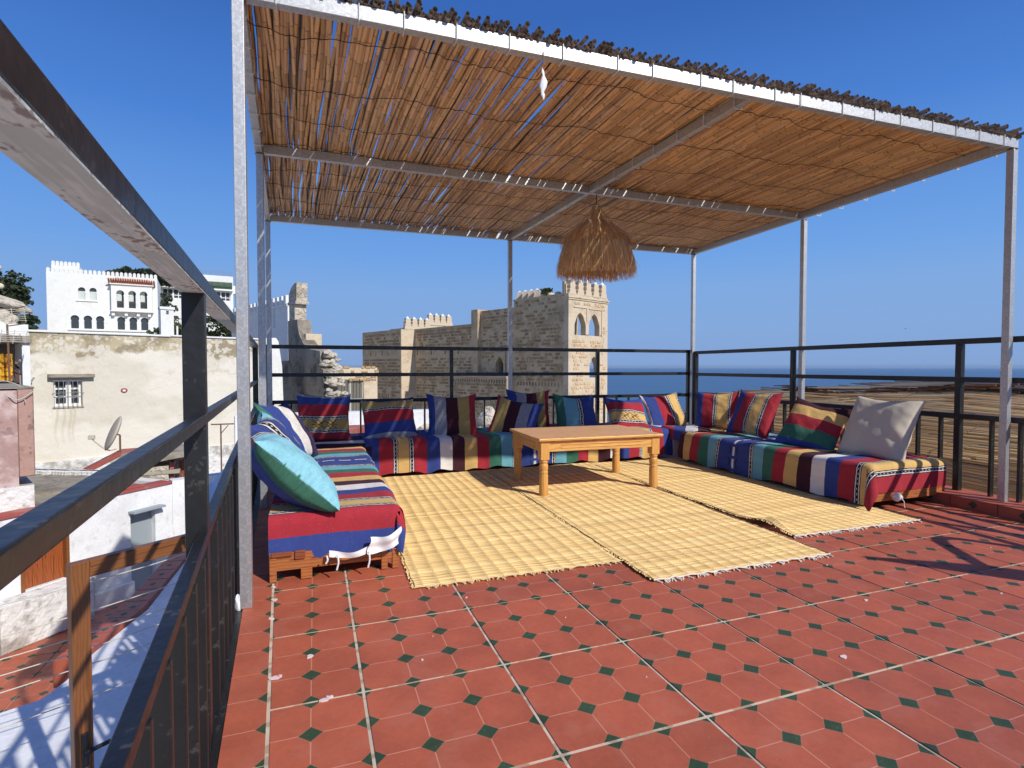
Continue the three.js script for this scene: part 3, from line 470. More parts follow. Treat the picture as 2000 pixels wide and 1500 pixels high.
// ---------------------------------------------------------------- white villa on the hill
function arcade(parent, xs, y, w, h, z, pane, sill) { for (const x of xs) { const g = extrude(horseshoe(x, y, w, h), .05); const p = part(parent, 'window', g, pane || glassDark); p.position.z = z; } if (sill) part(parent, 'sill', box(sill[0], sill[1], y - .28, y - .06, .0, .22), trimWhite); }
{
  const t = thing('white_villa', 'large white villa with rounded battlements, arched windows and a tiled oriel on the hill', 'villa', [-30.8, 0, -98.74], 10 * D2R);
  const x0 = -6.45, x1 = 7.3, top = 15.15, y0 = 3;
  const lowL = [-3.22, -1.66, -.16], lowR = [2.48, 4.03, 5.52], up = [-2.33, -.95];
  const holes = [...lowL, ...lowR].map((x) => horseshoe(x, 6.86, 1.05, 2.0)).concat(up.map((x) => horseshoe(x, 11.25, .9, 1.85)));
  part(t, 'wall', extrude([[x0, y0], [x1, y0], [x1, top], [x0, top]], .35, holes), white); part(t, 'wall', box(x0, x0 + .3, y0, top, -9, -.351), white); part(t, 'wall', box(x1 - .3, x1, y0, top, -9, -.351), white); part(t, 'wall', box(x0 + .31, x1 - .31, y0, top, -9, -8.7), white); part(t, 'roof', box(x0 + .31, x1 - .31, top - .6, top - .4, -8.69, -.36), white); part(t, 'floor', box(x0 + .31, x1 - .31, 10, 10.2, -8.69, -.36), white);
  arcade(t, [...lowL, ...lowR], 6.86, 1.12, 2.05, -.26, glassDark, [-4.0, 6.3]); arcade(t, up, 11.25, .98, 1.9, -.22, blind); part(t, 'sill', box(-3.0, -.4, 11.0, 11.12, 0, .15), trimWhite);
  for (const x of up) part(t, 'window_head', extrude(horseshoe(x, 12.55, .92, .6), .03), glassDark).position.z = -.2;
  const rm = (w, h) => { const p = [[-w / 2, 0], [w / 2, 0], [w / 2, h - w / 2 * 1.2]]; for (let i = 1; i < 8; i++) { const a = i / 8 * Math.PI; p.push([Math.cos(a) * w / 2, h - w * .6 + Math.sin(a) * w * .6]); } p.push([-w / 2, h - w * .6]); return extrude(p, .35); };
  const g = rm(.40, .62); for (let i = 0; i < 25; i++) part(t, 'merlon', g, white).position.set(x0 + .22 + i * .554, top, 0);
  const s = part(t, 'roof_pavilion', box(-6.05, -2.7, top, 16.35, -4.5, -1.2), white); for (let i = 0; i < 7; i++) part(s, 'merlon', g, white).position.set(-5.82 + i * .49, 16.35, -1.2);
  const b = part(t, 'oriel', extrude([[1.35, 9.75], [6.65, 9.75], [6.65, 13.75], [1.35, 13.75]], .75, [2.5, 4.02, 5.5].map((x) => horseshoe(x, 10.2, 1.0, 2.7))).translate(0, 0, .8), white);
  for (const x of [2.5, 4.02, 5.5]) { part(b, 'window', box(x - .55, x + .55, 10.1, 13.0, .06, .10), glassDark); part(b, 'blind', box(x - .5, x + .12, 11.3, 12.9, .11, .14), blind); part(b, 'balustrade', [box(x - .5, x + .5, 11.15, 11.22, .55, .6), ...Array.from({ length: 7 }, (_, i) => box(x - .45 + i * .15, x - .42 + i * .15, 10.2, 11.15, .55, .6))], M({ name: 'brown_rail', color: [.12, .09, .07] })); }
  part(b, 'base', box(1.25, 6.75, 9.62, 9.75, 0, .9), trimWhite); for (const x of [1.55, 3.2, 4.75, 6.2]) part(b, 'bracket', box(x - .2, x + .2, 9.0, 9.615, .001, .55), trimWhite); part(b, 'eave', box(1.15, 6.85, 13.75, 13.9, 0, 1.05), trimWhite);
  const tg = []; for (let i = 0; i < 20; i++) { const x = 1.1 + i * .305, ins = Math.min(i, 19 - i) < 3 ? .55 : 0; const c = new THREE.CylinderGeometry(.13, .15, 1.35, 6); c.rotateX(.95); c.translate(x, 14.25 - ins * .15, .62); tg.push(uvBox(c)); } tg.push(box(1.5, 6.5, 13.9, 14.4, .0, .6)); part(t, 'tiled_roof', tg, terracotta);
  part(t, 'string_course', box(-3.9, 6.9, 6.2, 6.28, 0, .1), trimWhite);
}
{
  const t = thing('white_apartment_house', 'white house with green tiled canopies over long windows behind the villa', 'house', [-23.33, 0, -126.23], 10 * D2R);
  const holes = [[-5.35, -1.7], [-1.1, 2.6], [3.2, 6.75]].map(([a, b]) => [[a, 14.95], [b, 14.95], [b, 16.75], [a, 16.75]]);
  part(t, 'wall', extrude([[-6.1, 4], [7.3, 4], [7.3, 20.15], [-6.1, 20.15]], .4, holes), white); part(t, 'wall', box(6.9, 7.3, 4, 20.15, -10, -.401), white); part(t, 'wall', box(-6.1, -5.7, 4, 20.15, -10, -.401), white); part(t, 'roof', box(-5.69, 6.89, 19.2, 19.4, -10, -.41), white); part(t, 'side_balcony', box(7.31, 8.7, 16.6, 18.3, -3, -.4), white);
  for (const [a, b] of [[-5.35, -1.7], [-1.1, 2.6], [3.2, 6.75]]) { const w = part(t, 'window', box(a, b, 14.95, 16.75, -.35, -.3), glassDark); const f = []; for (let i = 0; i <= 4; i++) { const x = mix(a, b, i / 4); f.push(box(x - (i % 2 ? .07 : .14), x + (i % 2 ? .07 : .14), 14.95, 16.75, -.29, -.2)); } f.push(box(a, b, 15.55, 15.7, -.285, -.195), box(a, b, 14.95, 15.05, -.28, -.19)); part(w, 'frame', f, trimWhite); }
  for (const [a, b] of [[-5.7, -1.2], [-1.0, 2.4], [2.6, 7.2]]) { const gs = []; for (let x = a; x < b; x += .22) { const c = new THREE.CylinderGeometry(.10, .11, 2.0, 5); c.rotateX(.7); c.translate(x, 17.95, .35); gs.push(uvBox(c)); } part(t, 'tiled_canopy', gs, greenTile); part(t, 'canopy_edge', box(a, b, 17.0, 17.16, 0, .95), trimWhite); }
  const rl = [box(-1, 7.2, 21.0, 21.06, -.4, -.34), box(-1, 7.2, 20.6, 20.64, -.4, -.34)]; for (let x = -1; x < 7.3; x += .55) rl.push(box(x, x + .05, 20.15, 21.03, -.41, -.35)); part(t, 'roof_railing', rl, ironGrey);
}
// ---------------------------------------------------------------- trees
function tree(name, label, [x, y, z], blobs, n, size, tone, trunkH) {
  const t = thing(name, label, 'tree', [x, y, z]); const r = RNG((x * 13 + z * 7) | 0), gs = [], pos = [], col = [], idx = []; const tot = blobs.reduce((s, b) => s + b[3] * b[3], 0);
  for (const [bx, by, bz, R, fl] of blobs) { const m = n * R * R / tot, clumps = []; for (let i = 0; i < 40; i++) { const u = r() * 2 - 1, a = r() * 6.2832, q = Math.sqrt(1 - u * u), d = R * (.72 + .32 * r()); clumps.push([bx + Math.cos(a) * q * d, by + u * d * (fl || .8), bz + Math.sin(a) * q * d]); }
    for (let i = 0; i < m; i++) { const c = clumps[Math.floor(r() * 40)], u = r() * 2 - 1, a = r() * 6.2832, q = Math.sqrt(1 - u * u), d = R * .30 * Math.cbrt(r()); const P = V(c[0] + Math.cos(a) * q * d, c[1] + u * d * .7, c[2] + Math.sin(a) * q * d); const N = V(r() - .5, r() - .2, r() - .5).normalize(), T = V(r() - .5, r() - .5, r() - .5).cross(N).normalize(), B = N.clone().cross(T), s = size * (.6 + .8 * r()), o = pos.length / 3; const kq = .65 + .8 * r(), k = tone.map((v) => v * kq);
      for (const [p, w] of [[-.5, 0], [0, -.3], [.5, 0], [0, .3]]) { pos.push(P.x + T.x * p * s + B.x * w * s, P.y + T.y * p * s + B.y * w * s, P.z + T.z * p * s + B.z * w * s); col.push(...k); } idx.push(o, o + 1, o + 2, o, o + 2, o + 3); } }
  const g = new THREE.BufferGeometry(); g.setAttribute('position', new THREE.Float32BufferAttribute(pos, 3)); g.setAttribute('color', new THREE.Float32BufferAttribute(col, 3)); g.setIndex(idx); g.computeVertexNormals();
  part(t, 'crown', g, leafMat); const tr = [new THREE.CylinderGeometry(size * .5, size * .9, trunkH, 8).translate(0, trunkH / 2, 0)]; for (const b of blobs) tr.push(bar([0, trunkH * .7, 0], [b[0] * .8, b[1], b[2] * .8], size * .35, size * .35)); part(t, 'trunk', tr.map((q) => uvBox(q)), barkMat); return t;
}
tree('evergreen_tree', 'large dark green evergreen tree left of the white villa', [-39.3, -1, -88], [[.2, 11.2, 0, 3.0], [-2.4, 8.6, .5, 2.9], [1.3, 8.0, 0, 2.8], [-1, 6.0, 1, 3.0], [1.6, 5.6, .6, 2.4], [-3.6, 6, 0, 2.2]], 15000, .62, [.028, .048, .016], 6);
tree('pine_tree', 'flat-topped pine behind the battlements of the villa, left one', [-33.4, 8, -121], [[0, 10.7, 0, 2.0, .5], [-2, 10.3, 0, 1.6, .5]], 3200, .6, [.032, .050, .022], 9);
tree('pine_tree', 'flat-topped pine behind the battlements of the villa, right one', [-29.3, 8, -121], [[0, 10.4, 0, 2.4, .55], [2.3, 9.8, 0, 1.8, .5]], 3600, .6, [.032, .050, .022], 9);
tree('small_tree', 'green tree in the gap between the villa and the apartment house', [-24.2, 3, -106.5], [[0, 5.4, 0, 2.2], [.4, 8.0, 0, 1.5], [.8, 3.2, 0, 2.0], [.3, 10, -.4, .9]], 3600, .36, [.030, .052, .016], 4);
tree('shrub', 'green shrub behind the cream wall beside the black railing post', [-12.2, .5, -57.5], [[0, 3.9, 0, 1.2, .6], [1.8, 3.7, 0, 1.0, .6], [-1.4, 3.5, .3, .9, .6]], 2600, .26, [.045, .070, .015], 2.5);
tree('shrub', 'dark shrub behind the cream wall right of the railing post', [-9.0, .5, -58], [[0, 4.5, 0, 1.3, .7], [1.3, 4.0, 0, 1.1, .6]], 2000, .26, [.028, .045, .014], 2.5);
tree('shrub', 'yellow green shrub between the galvanised posts', [-4.7, .5, -47.5], [[0, 3.9, 0, .8, .9], [.2, 3.1, 0, .7]], 1200, .22, [.07, .075, .018], 2);
{ // flowering plant and rocks at the far left
  const t = tree('flowering_bush', 'bush with round cream flower heads at the far left edge', [-15.6, 1.5, -35.2], [[0, 4.0, 0, .9], [-.5, 3.5, .2, .8], [.3, 3.2, 0, .7]], 1800, .20, [.03, .045, .016], 2.5);
  for (const [x, y, z] of [[-.05, 4.7, .75], [-.28, 4.15, .85], [.1, 3.72, .9], [-.55, 4.4, .9]]) part(t, 'flower_head', new THREE.IcosahedronGeometry(.16, 2), M({ name: 'cream_flower', color: [.62, .58, .40] })).position.set(x, y, z);
  const k = thing('rock_outcrop', 'pale weathered rock ledges below the flowering bush', 'rocks', [-15.2, 0, -33.6]);
  for (const [x, y, z, a, b, c, q] of [[.1, 4.35, 0, 1.3, .28, .5, -.35], [-.1, 3.5, .1, .8, .42, .5, .1], [-.5, 2.9, .2, .9, .5, .6, .2], [.35, 3.2, .3, .4, .35, .4, 0]]) { const g = new THREE.IcosahedronGeometry(1, 3), p = g.attributes.position; for (let i = 0; i < p.count; i++) { const n = .75 + .5 * vnoise(p.getX(i) * 2.3 + 9, p.getY(i) * 2.3 + p.getZ(i) * 1.7 + 9, 64, 64, 31); p.setXYZ(i, p.getX(i) * n * a, p.getY(i) * n * b, p.getZ(i) * n * c); } g.rotateZ(q); g.computeVertexNormals(); part(k, 'rock', uvBox(g), ruinPale).position.set(x, y, z); }
}
{ // houses right behind: the cream wall
  const t = thing('cream_house', 'long cream rendered house wall with a mossy top and one small white window', 'house', [-5.262, 0, -17.648], 27.5 * D2R);
  const x0 = -2.36, x1 = 3.85, y0 = -1.62, y1 = 1.94, w = x1 - x0, h = y1 - y0;
  const wm = M({ name: 'stained_cream_render', roughness: .95, map: tex(1024, 512, (u, v) => {
    const X = u * w, Y = v * h, n = fbm(u * .9, v * .5, 16, 6, 801, .6), n2 = fbm(u * .9, v * .5, 60, 4, 805), n3 = fbm(u * .9, v * .9, 6, 4, 809);
    let c = mix3([.72, .68, .585], [.64, .595, .495], smooth(.4, .65, n3)); const edge = h - .55 - .5 * (n - .5) - .45 * (n3 - .5); const m = smooth(edge - .05, edge + .08, Y);
    c = mix3(c, mix3([.46, .39, .25], [.29, .235, .145], smooth(.42, .6, n)), m * smooth(.28, .44, n * .5 + n2 * .5) * .95); c = mix3(c, [.70, .67, .60], m * .8 * smooth(.56, .62, n2 * .7 + n3 * .3));
    if (Y > h - 1.2) c = mix3(c, [.50, .45, .36], .45 * smooth(.54, .64, n2 * .5 + n * .5));
    const crk = Math.abs(fbm(u, v, 5, 5, 811, .62) - .5); c = mix3([.46, .41, .33], c, smooth(.0, .0045, crk) * .5 + .5);
    const wx = X - (x0 * 0 + .72); for (const q of [-.18, -.02, .12, .20]) { const d = Math.abs(wx - q - .03 * Math.sin(Y * 6)); if (Y < 1.5) c = mix3(c, [.45, .38, .26], .42 * smooth(.05, .005, d) * smooth(.45, 1.4, Y + .5 * n2)); }
    return c.map((k) => k * (.96 + .08 * hash(u * 1024 | 0, v * 512 | 0, 3))); }), bumpMap: tex(512, 256, (u, v) => fbm(u, v * .5, 18, 6, 815, .6), { data: true }), bumpScale: .03 });
  const hole = [[-1.87, -.10], [-1.24, -.10], [-1.24, .64], [-1.87, .64]];
  const g = extrude([[x0, y0], [x1, y0], [x1, y1], [x0, y1]], .3, [hole]); { const u = g.attributes.uv, p = g.attributes.position; for (let i = 0; i < u.count; i++) u.setXY(i, (p.getX(i) - x0) / w, (p.getY(i) - y0) / h); } part(t, 'wall', g, wm);
  part(t, 'lower_wall', box(x0 - .02, x1, -6, y0, -.3, .06), flaking); part(t, 'side_wall', box(x0, x0 + .3, y0, y1, -6, -.301), cream); part(t, 'coping', [box(x0 - .03, 1.0, y1, y1 + .06, -.34, .05, .015), box(1.0, x1, y1 + .01, y1 + .065, -.34, .05, .015)], white); part(t, 'flat_roof', box(x0 + .3, x1, 1.5, 1.6, -6, -.301), concrete);
  const win = part(t, 'window', box(-1.87, -1.24, -.10, .64, -.20, -.16), trimWhite); const fr = []; for (const a of [-1.87, -1.585, -1.525, -1.30]) fr.push(box(a, a + .06, -.10, .64, -.155, -.10)); fr.push(box(-1.87, -1.24, -.10, -.03, -.15, -.095), box(-1.87, -1.24, .58, .64, -.15, -.095)); for (const y of [.13, .36]) fr.push(box(-1.81, -1.585, y, y + .05, -.15, -.105), box(-1.525, -1.30, y, y + .05, -.15, -.105)); part(win, 'frame', fr, trimWhite); for (const [a, b] of [[-1.81, -1.585], [-1.525, -1.30]]) for (const [c, d] of [[-.03, .13], [.18, .36], [.41, .58]]) part(win, 'pane', box(a, b, c, d, -.145, -.13), glassDark);
  part(t, 'lintel', box(-1.99, -.96, .70, .80, -.05, .16, .01), concrete, 'grey stone slab above the window');
  const gr = []; for (let i = 0; i < 7; i++) gr.push(bar([-1.86 + i * .103, -.14, .05], [-1.86 + i * .103, .66, .05], .014, .014)); for (const y of [-.12, .27, .62]) gr.push(bar([-1.90, y, .05], [-1.20, y, .05], .014, .014)); for (const x of [-1.71, -1.40]) { const ring = new THREE.TorusGeometry(.055, .009, 6, 14); gr.push(uvBox(ring.translate(x, .25, .06))); } part(t, 'window_grille', gr, ironGrey);
  const tr = new THREE.TorusGeometry(.055, .022, 8, 16); tr.scale(1.15, .9, 1); part(part(t, 'pipe_end', uvBox(tr).translate(-.24, .30, .01), redPaint), 'pipe_mouth', uvBox(new THREE.CylinderGeometry(.045, .04, .02, 14).rotateX(Math.PI / 2)).translate(-.24, .30, .008), white);
}
{ // things on the roof of the cream house
  const c = thing('chimney', 'white square chimney with a dark slot on the roof of the cream house', 'chimney', [-5.27, 1.55, -21.75], 20 * D2R);
  part(c, 'shaft', box(-.205, .205, 0, 1.56, -.2, .0, .01), white); part(c, 'front', extrude([[-.205, 0], [.205, 0], [.205, 1.56], [-.205, 1.56]], .2, [[[-.035, 1.38], [.05, 1.38], [.05, 1.52], [-.035, 1.52]]]).translate(0, 0, .2), white); part(c, 'cap', box(-.24, .24, 1.56, 1.66, -.24, .24, .01), white);
  const l = thing('vent_pipe', 'thin white vent pipe with a curled rusty top on the cream house', 'pipe', [-4.94, 1.55, -21.8]); part(l, 'pipe', new THREE.CylinderGeometry(.035, .035, .95, 10).translate(0, .5, 0), trimWhite); part(l, 'bracket', [tube([[-.1, 1.3, 0], [-.14, 1.12, 0], [-.02, 1.0, 0], [.1, 1.02, 0]], .018, 14, 6), tube([[-.1, 1.28, 0], [.5, 1.2, 0], [1.0, 1.15, 0]], .014, 10, 6)], rustIron);
  const s = thing('tiled_shed_roof', 'low grey gabled roof behind the cream house wall', 'roof', [-4.2, 1.6, -23.5], 20 * D2R); part(s, 'gable', extrude([[-.2, 0], [2.2, 0], [2.2, .15], [1.35, .62], [1.0, .35], [-.2, .2]], 1.2), concrete); part(s, 'gable_wall', extrude([[.9, 0], [2.1, 0], [1.35, .58], [.9, .58]], .2).translate(0, 0, .25), ruinPale);
}
{ // pink wall, far left
  const t = thing('pink_wall', 'pink rendered wall with a dark weathered corner pier at the left edge', 'wall', [-4.27, 0, -8.51], 27.5 * D2R);
  part(t, 'wall', box(-3.5, -.05, -.80, .64, -2.6, 0), pinkWall); part(t, 'corner_pier', box(-.05, .135, -.66, .66, -2.6, .025, .01), pinkPier); part(t, 'base', box(-3.5, .12, -1.5, -.80, -2.6, .0), flaking); part(t, 'coping', box(-3.5, .145, .66, .69, -2.6, .03, .008), concrete);
}
{ // shed with junk, far left
  const t = thing('roof_shed', 'open white shed with a grey slab edge on the roof at the far left', 'shed', [-6.61, 0, -14.04], 27.5 * D2R);
  part(t, 'side_wall', box(.12, .26, -1, 1.55, -1.5, 0), white); part(t, 'back_wall', box(-2.5, .12, -1, 1.55, -1.5, -1.35), concrete); part(t, 'roof_slab', box(-2.5, .28, 1.55, 1.72, -1.6, .08, .01), concrete); part(t, 'roof_wall', box(-2.5, .24, 1.72, 1.98, -1.5, 0), white); part(t, 'gable', extrude([[-2.5, 1.98], [-.14, 1.98], [-.38, 2.12], [-2.5, 2.5]], .4), white); part(t, 'floor', box(-2.5, .12, -1, .35, -1.34, 0), concrete);
  const y = solo('yellow_cloth', 'yellow patterned cloth hanging in the open shed at the far left', 'cloth', (() => { const g = new THREE.PlaneGeometry(.5, .62, 24, 12), p = g.attributes.position; for (let i = 0; i < p.count; i++) p.setZ(i, .035 * Math.sin(p.getX(i) * 48) + .01 * Math.sin(p.getY(i) * 20)); g.computeVertexNormals(); return g; })(), M({ name: 'yellow_print', side: THREE.DoubleSide, map: tex(128, 128, (u, v) => mix3(S(222, 170, 40), S(150, 84, 20), smooth(.5, .6, fbm(u, v, 12, 3, 5)))) })); y.position.set(-6.86, .98, -13.88); y.rotation.y = 27.5 * D2R;
  const j = thing('junk_pile', 'dark heap of chairs and household junk in the open shed', 'junk', [-6.50, .35, -13.95], 27.5 * D2R); const r = RNG(5); const cols = [[.05, .05, .055], [.10, .04, .03], [.03, .07, .07], [.30, .28, .26], [.36, .2, .12], [.02, .02, .02]];
  for (let i = 0; i < 34; i++) { const x = -.06 + .34 * r() - .08, y0 = r() * .75, z = -.15 - .4 * r(); part(j, 'junk_piece', bar([x, y0, z], [x + (r() - .5) * .3, y0 + (r() - .2) * .28, z + (r() - .5) * .2], .02 + .05 * r(), .02 + .03 * r(), .004), M({ name: 'junk', color: cols[i % 6] })); }
  const a = thing('tv_antenna', 'rusty pole with two grid aerials at the far left', 'antenna', [-6.45, .55, -13.4], 27.5 * D2R); part(a, 'pole', bar([0, -.2, 0], [-.02, 1.38, 0], .035, .035), rustIron); part(a, 'boom', bar([-.02, 1.34, 0], [.26, 1.40, .1], .02, .02), rustIron);
  for (const [cx, cy, k] of [[.08, 1.58, -.07], [.06, 1.10, .08]]) { const gs = []; for (let i = 0; i < 6; i++) gs.push(bar([cx - .22 + k * i * .1, cy - .1 + i * .045, 0], [cx + .22 + k * i * .1, cy - .1 + i * .045, .06], .009, .009)); for (const s of [-.21, 0, .21]) gs.push(bar([cx + s, cy - .14, .02], [cx + s + k * .5, cy + .16, .04], .014, .014)); part(a, 'aerial_grid', gs, M({ name: 'pale_aluminium', color: [.5, .46, .40], roughness: .5 })); }
  const wires = solo('loose_cable', 'loose pale cables looping over the pink wall', 'cable', merge([tube([[-4.6, .76, -8.5], [-4.45, .60, -8.45], [-4.28, .50, -8.42], [-4.12, .62, -8.5]], .008, 24, 5), tube([[-4.75, .55, -8.3], [-4.5, .78, -8.5], [-4.3, .68, -8.6], [-4.2, .46, -8.45]], .006, 24, 5)]), M({ name: 'pale_cable', color: [.5, .48, .42] }));
}
{ // dish
  const t = thing('satellite_dish', 'beige satellite dish seen edge-on before the cream wall', 'satellite dish', [-4.24, -.95, -12.75], 8 * D2R);
  part(t, 'mast', bar([0, -.25, 0], [0, .42, 0], .035, .035), rustIron); const g = new THREE.SphereGeometry(.40, 28, 18); g.scale(.17, 1, .9); const b = M({ name: 'beige_dish', color: [.50, .44, .34], roughness: .6 }); b.side = THREE.DoubleSide; g.rotateZ(-.38); const d = part(t, 'dish', g, b); d.position.set(-.12, .47, .02); d.rotation.y = .25;
  part(t, 'feed_arm', tube([[-.06, .12, .05], [-.2, .10, .06], [-.42, .28, .06], [-.5, .38, .06]], .014, 16, 6), b); part(t, 'receiver', box(-.56, -.44, .36, .45, .02, .1, .01), b); part(t, 'bracket', bar([0, .42, 0], [-.1, .46, 0], .04, .03), rustIron);
}
// ---------------------------------------------------------------- lower roofs on the left
{
  const t = thing('lower_house', 'low white house on the lower terrace with a wooden and a grey door', 'house', [-3.765, 0, -8.747], 50 * D2R);
  const top = -1.19, fl = -3.0; const dW = [[-.67, -2.32], [-.08, -2.32], [-.08, -.95 - .45], [-.67, -.95 - .45]], dG = [[.92, -3.0], [1.37, -3.0], [1.37, -1.56], [.92, -1.56]];
  part(t, 'wall', extrude([[-3.5, fl], [1.68, fl], [1.68, top], [-3.5, top]], .25, [dW, dG]), whiteNear); part(t, 'coping', [box(-3.5, 1.70, top, top + .05, -.27, .03, .01), box(.45, 1.2, top + .05, top + .085, -.25, -.02, .01)], redPaint);
  const w = part(t, 'wooden_door', box(-.66, -.09, -2.32, -1.41, -.12, -.08), doorWood); for (let i = 0; i < 4; i++) part(w, 'board', upGrain(box(-.655 + i * .141, -.655 + i * .141 + .137, -2.315, -1.415, -.08, -.068, .003)), doorWood); part(w, 'frame', [box(-.70, -.655, -2.34, -1.38, -.14, .02), box(-.10, -.055, -2.34, -1.38, -.14, .02), box(-.70, -.055, -1.42, -1.37, -.14, .021)], frameWood); part(w, 'handle', [box(-.635, -.60, -2.02, -1.80, -.067, -.05), bar([-.62, -1.90, -.03], [-.53, -1.91, -.03], .018, .018)], M({ name: 'dull_brass', color: [.25, .21, .15], metalness: .6, roughness: .45 }));
  const gd = part(t, 'grey_door', box(.925, 1.365, -3.0, -1.565, -.14, -.10), greyDoor); part(gd, 'door_latch', box(1.27, 1.31, -2.32, -2.25, -.1, -.08), ironGrey); part(t, 'door_canopy', box(.88, 1.46, -1.555, -1.52, -.02, .16), greyDoor);
  part(t, 'side_wall', box(1.68, 1.9, fl, top, -5, 0), whiteNear); part(t, 'roof', box(-3.5, 1.68, top - .12, top - .06, -4, -.26), concrete); part(t, 'step', box(-1.15, .1, fl, -2.33, .001, .35, .02), flaking); part(t, 'plinth', box(.101, .9, fl, -2.72, .001, .12, .02), whiteNear);
  const g = new THREE.Group(); t.add(g); g.name = 'wing'; part(t, 'wing_wall', turned(box(0, 3.4, fl, top + .05, -.25, 0), 0, -.42).translate(1.70, 0, .02), whiteNear); t.remove(g);
}
{
  const t = thing('grey_flat_roof', 'grey concrete flat roof with a broken brick edge on the left', 'roof', [0, 0, 0]);
  part(t, 'roof_slab', prism([[-5.15, -9.87], [-4.34, -9.98], [-3.62, -10.2], [-3.4, -11.5], [-4.47, -11.6], [-5.72, -12.4], [-9, -12], [-9, -8.9]], -1.34, -1.2), concrete); part(t, 'wall', prism([[-5.18, -9.92], [-4.34, -10.02], [-3.62, -10.24], [-3.5, -11.4], [-4.47, -11.5], [-5.72, -12.3], [-9, -11.9], [-9, -8.95]], -4, -1.42), flaking);
  for (let i = 0; i < 12; i++) { const s = i / 12; part(t, 'brick', box(-.11, .11, -.035, .035, -.05, .05, .006), brick).position.set(mix(-7.4, -4.7, s), -1.38, mix(-9.27, -9.90, s) + rr(-.01, .02)); }
  const e = []; for (let i = 0; i < 26; i++) { const s = i / 25; e.push(box(-.12, .12, -.05, .05, -.08, .08, .03).translate(mix(-5.9, -4.3, s), -1.17, mix(-12.35, -11.6, s) + rr(-.06, .06))); } part(t, 'edge_rubble', e, flaking, null, 'stuff');
}
{
  const t = thing('stone_outhouse', 'small stone outhouse with a sagging grey roof sheet before the cream wall', 'outhouse', [-3.1, 0, -10.95], 10 * D2R);
  part(t, 'roof_sheet', extrude([[-.75, -.99], [.62, -.80], [.64, -.73], [.3, -.71], [-.7, -.86]], 1.4).translate(0, 0, .15), concrete); part(t, 'stone_wall', box(-.72, .18, -2.5, -1.0, -1.2, 0), ruinPale); { const g = stones(.9, 1.45, { seed: 12, course: .13, bw: .2, gap: .03, m: .05, lo: .8 }); g.scale(1, 1, .35); part(t, 'stones', g.translate(-.72, -2.48, 0), M({ name: 'dusty_stone', color: [.36, .33, .27], roughness: 1 }), null, 'stuff'); }
  part(t, 'back_wall', box(.18, .55, -2.5, -.86, -1.2, -1.1), ruinPale); part(t, 'red_post', box(.20, .27, -1.6, -.95, -.49, -.1), redPaint); const pl = []; for (let i = 0; i < 6; i++) part(t, 'plank', box(.36 + i * .052, .408 + i * .052, -1.7, -.95 + .03 * (i % 2), -.3, -.28), palletDark);
  const s = thing('sloping_parapet', 'white broken masonry slope with a red painted coping beneath the dish', 'parapet', [-4.25, 0, -12.55], 15 * D2R); part(s, 'masonry', extrude([[-.95, -1.75], [.9, -1.75], [.9, -.93], [.1, -.93], [-.95, -1.5]], .5), flaking); part(s, 'coping', [bar([-.98, -1.49, -.25], [.08, -.92, -.25], .55, .07), box(.08, .95, -.955, -.885, -.53, .03)], redPaint);
  const gs = []; for (let i = 0; i < 60; i++) { const x = rr(-.7, .8), y = -1.7 + rr(0, .55) * clamp((x + 1) / 1.1); gs.push(turned(box(-.06, .06, -.035, .035, -.05, .04, .01), rr(-.4, .4), rr(-.4, .4), rr(-.4, .4)).translate(x, y, .02)); } part(s, 'broken_stone', gs, flaking, null, 'stuff');
  solo('iron_bracket', 'thin rusty iron bracket standing against the white wall', 'bracket', merge([bar([-2.49, -.39, -13.1], [-1.7, -.40, -13.2], .03, .03), bar([-2.28, -.40, -13.12], [-2.28, -2.2, -13.12], .03, .03), bar([-2.28, -.62, -13.12], [-2.12, -.42, -13.13], .02, .02)]), rustIron);
}
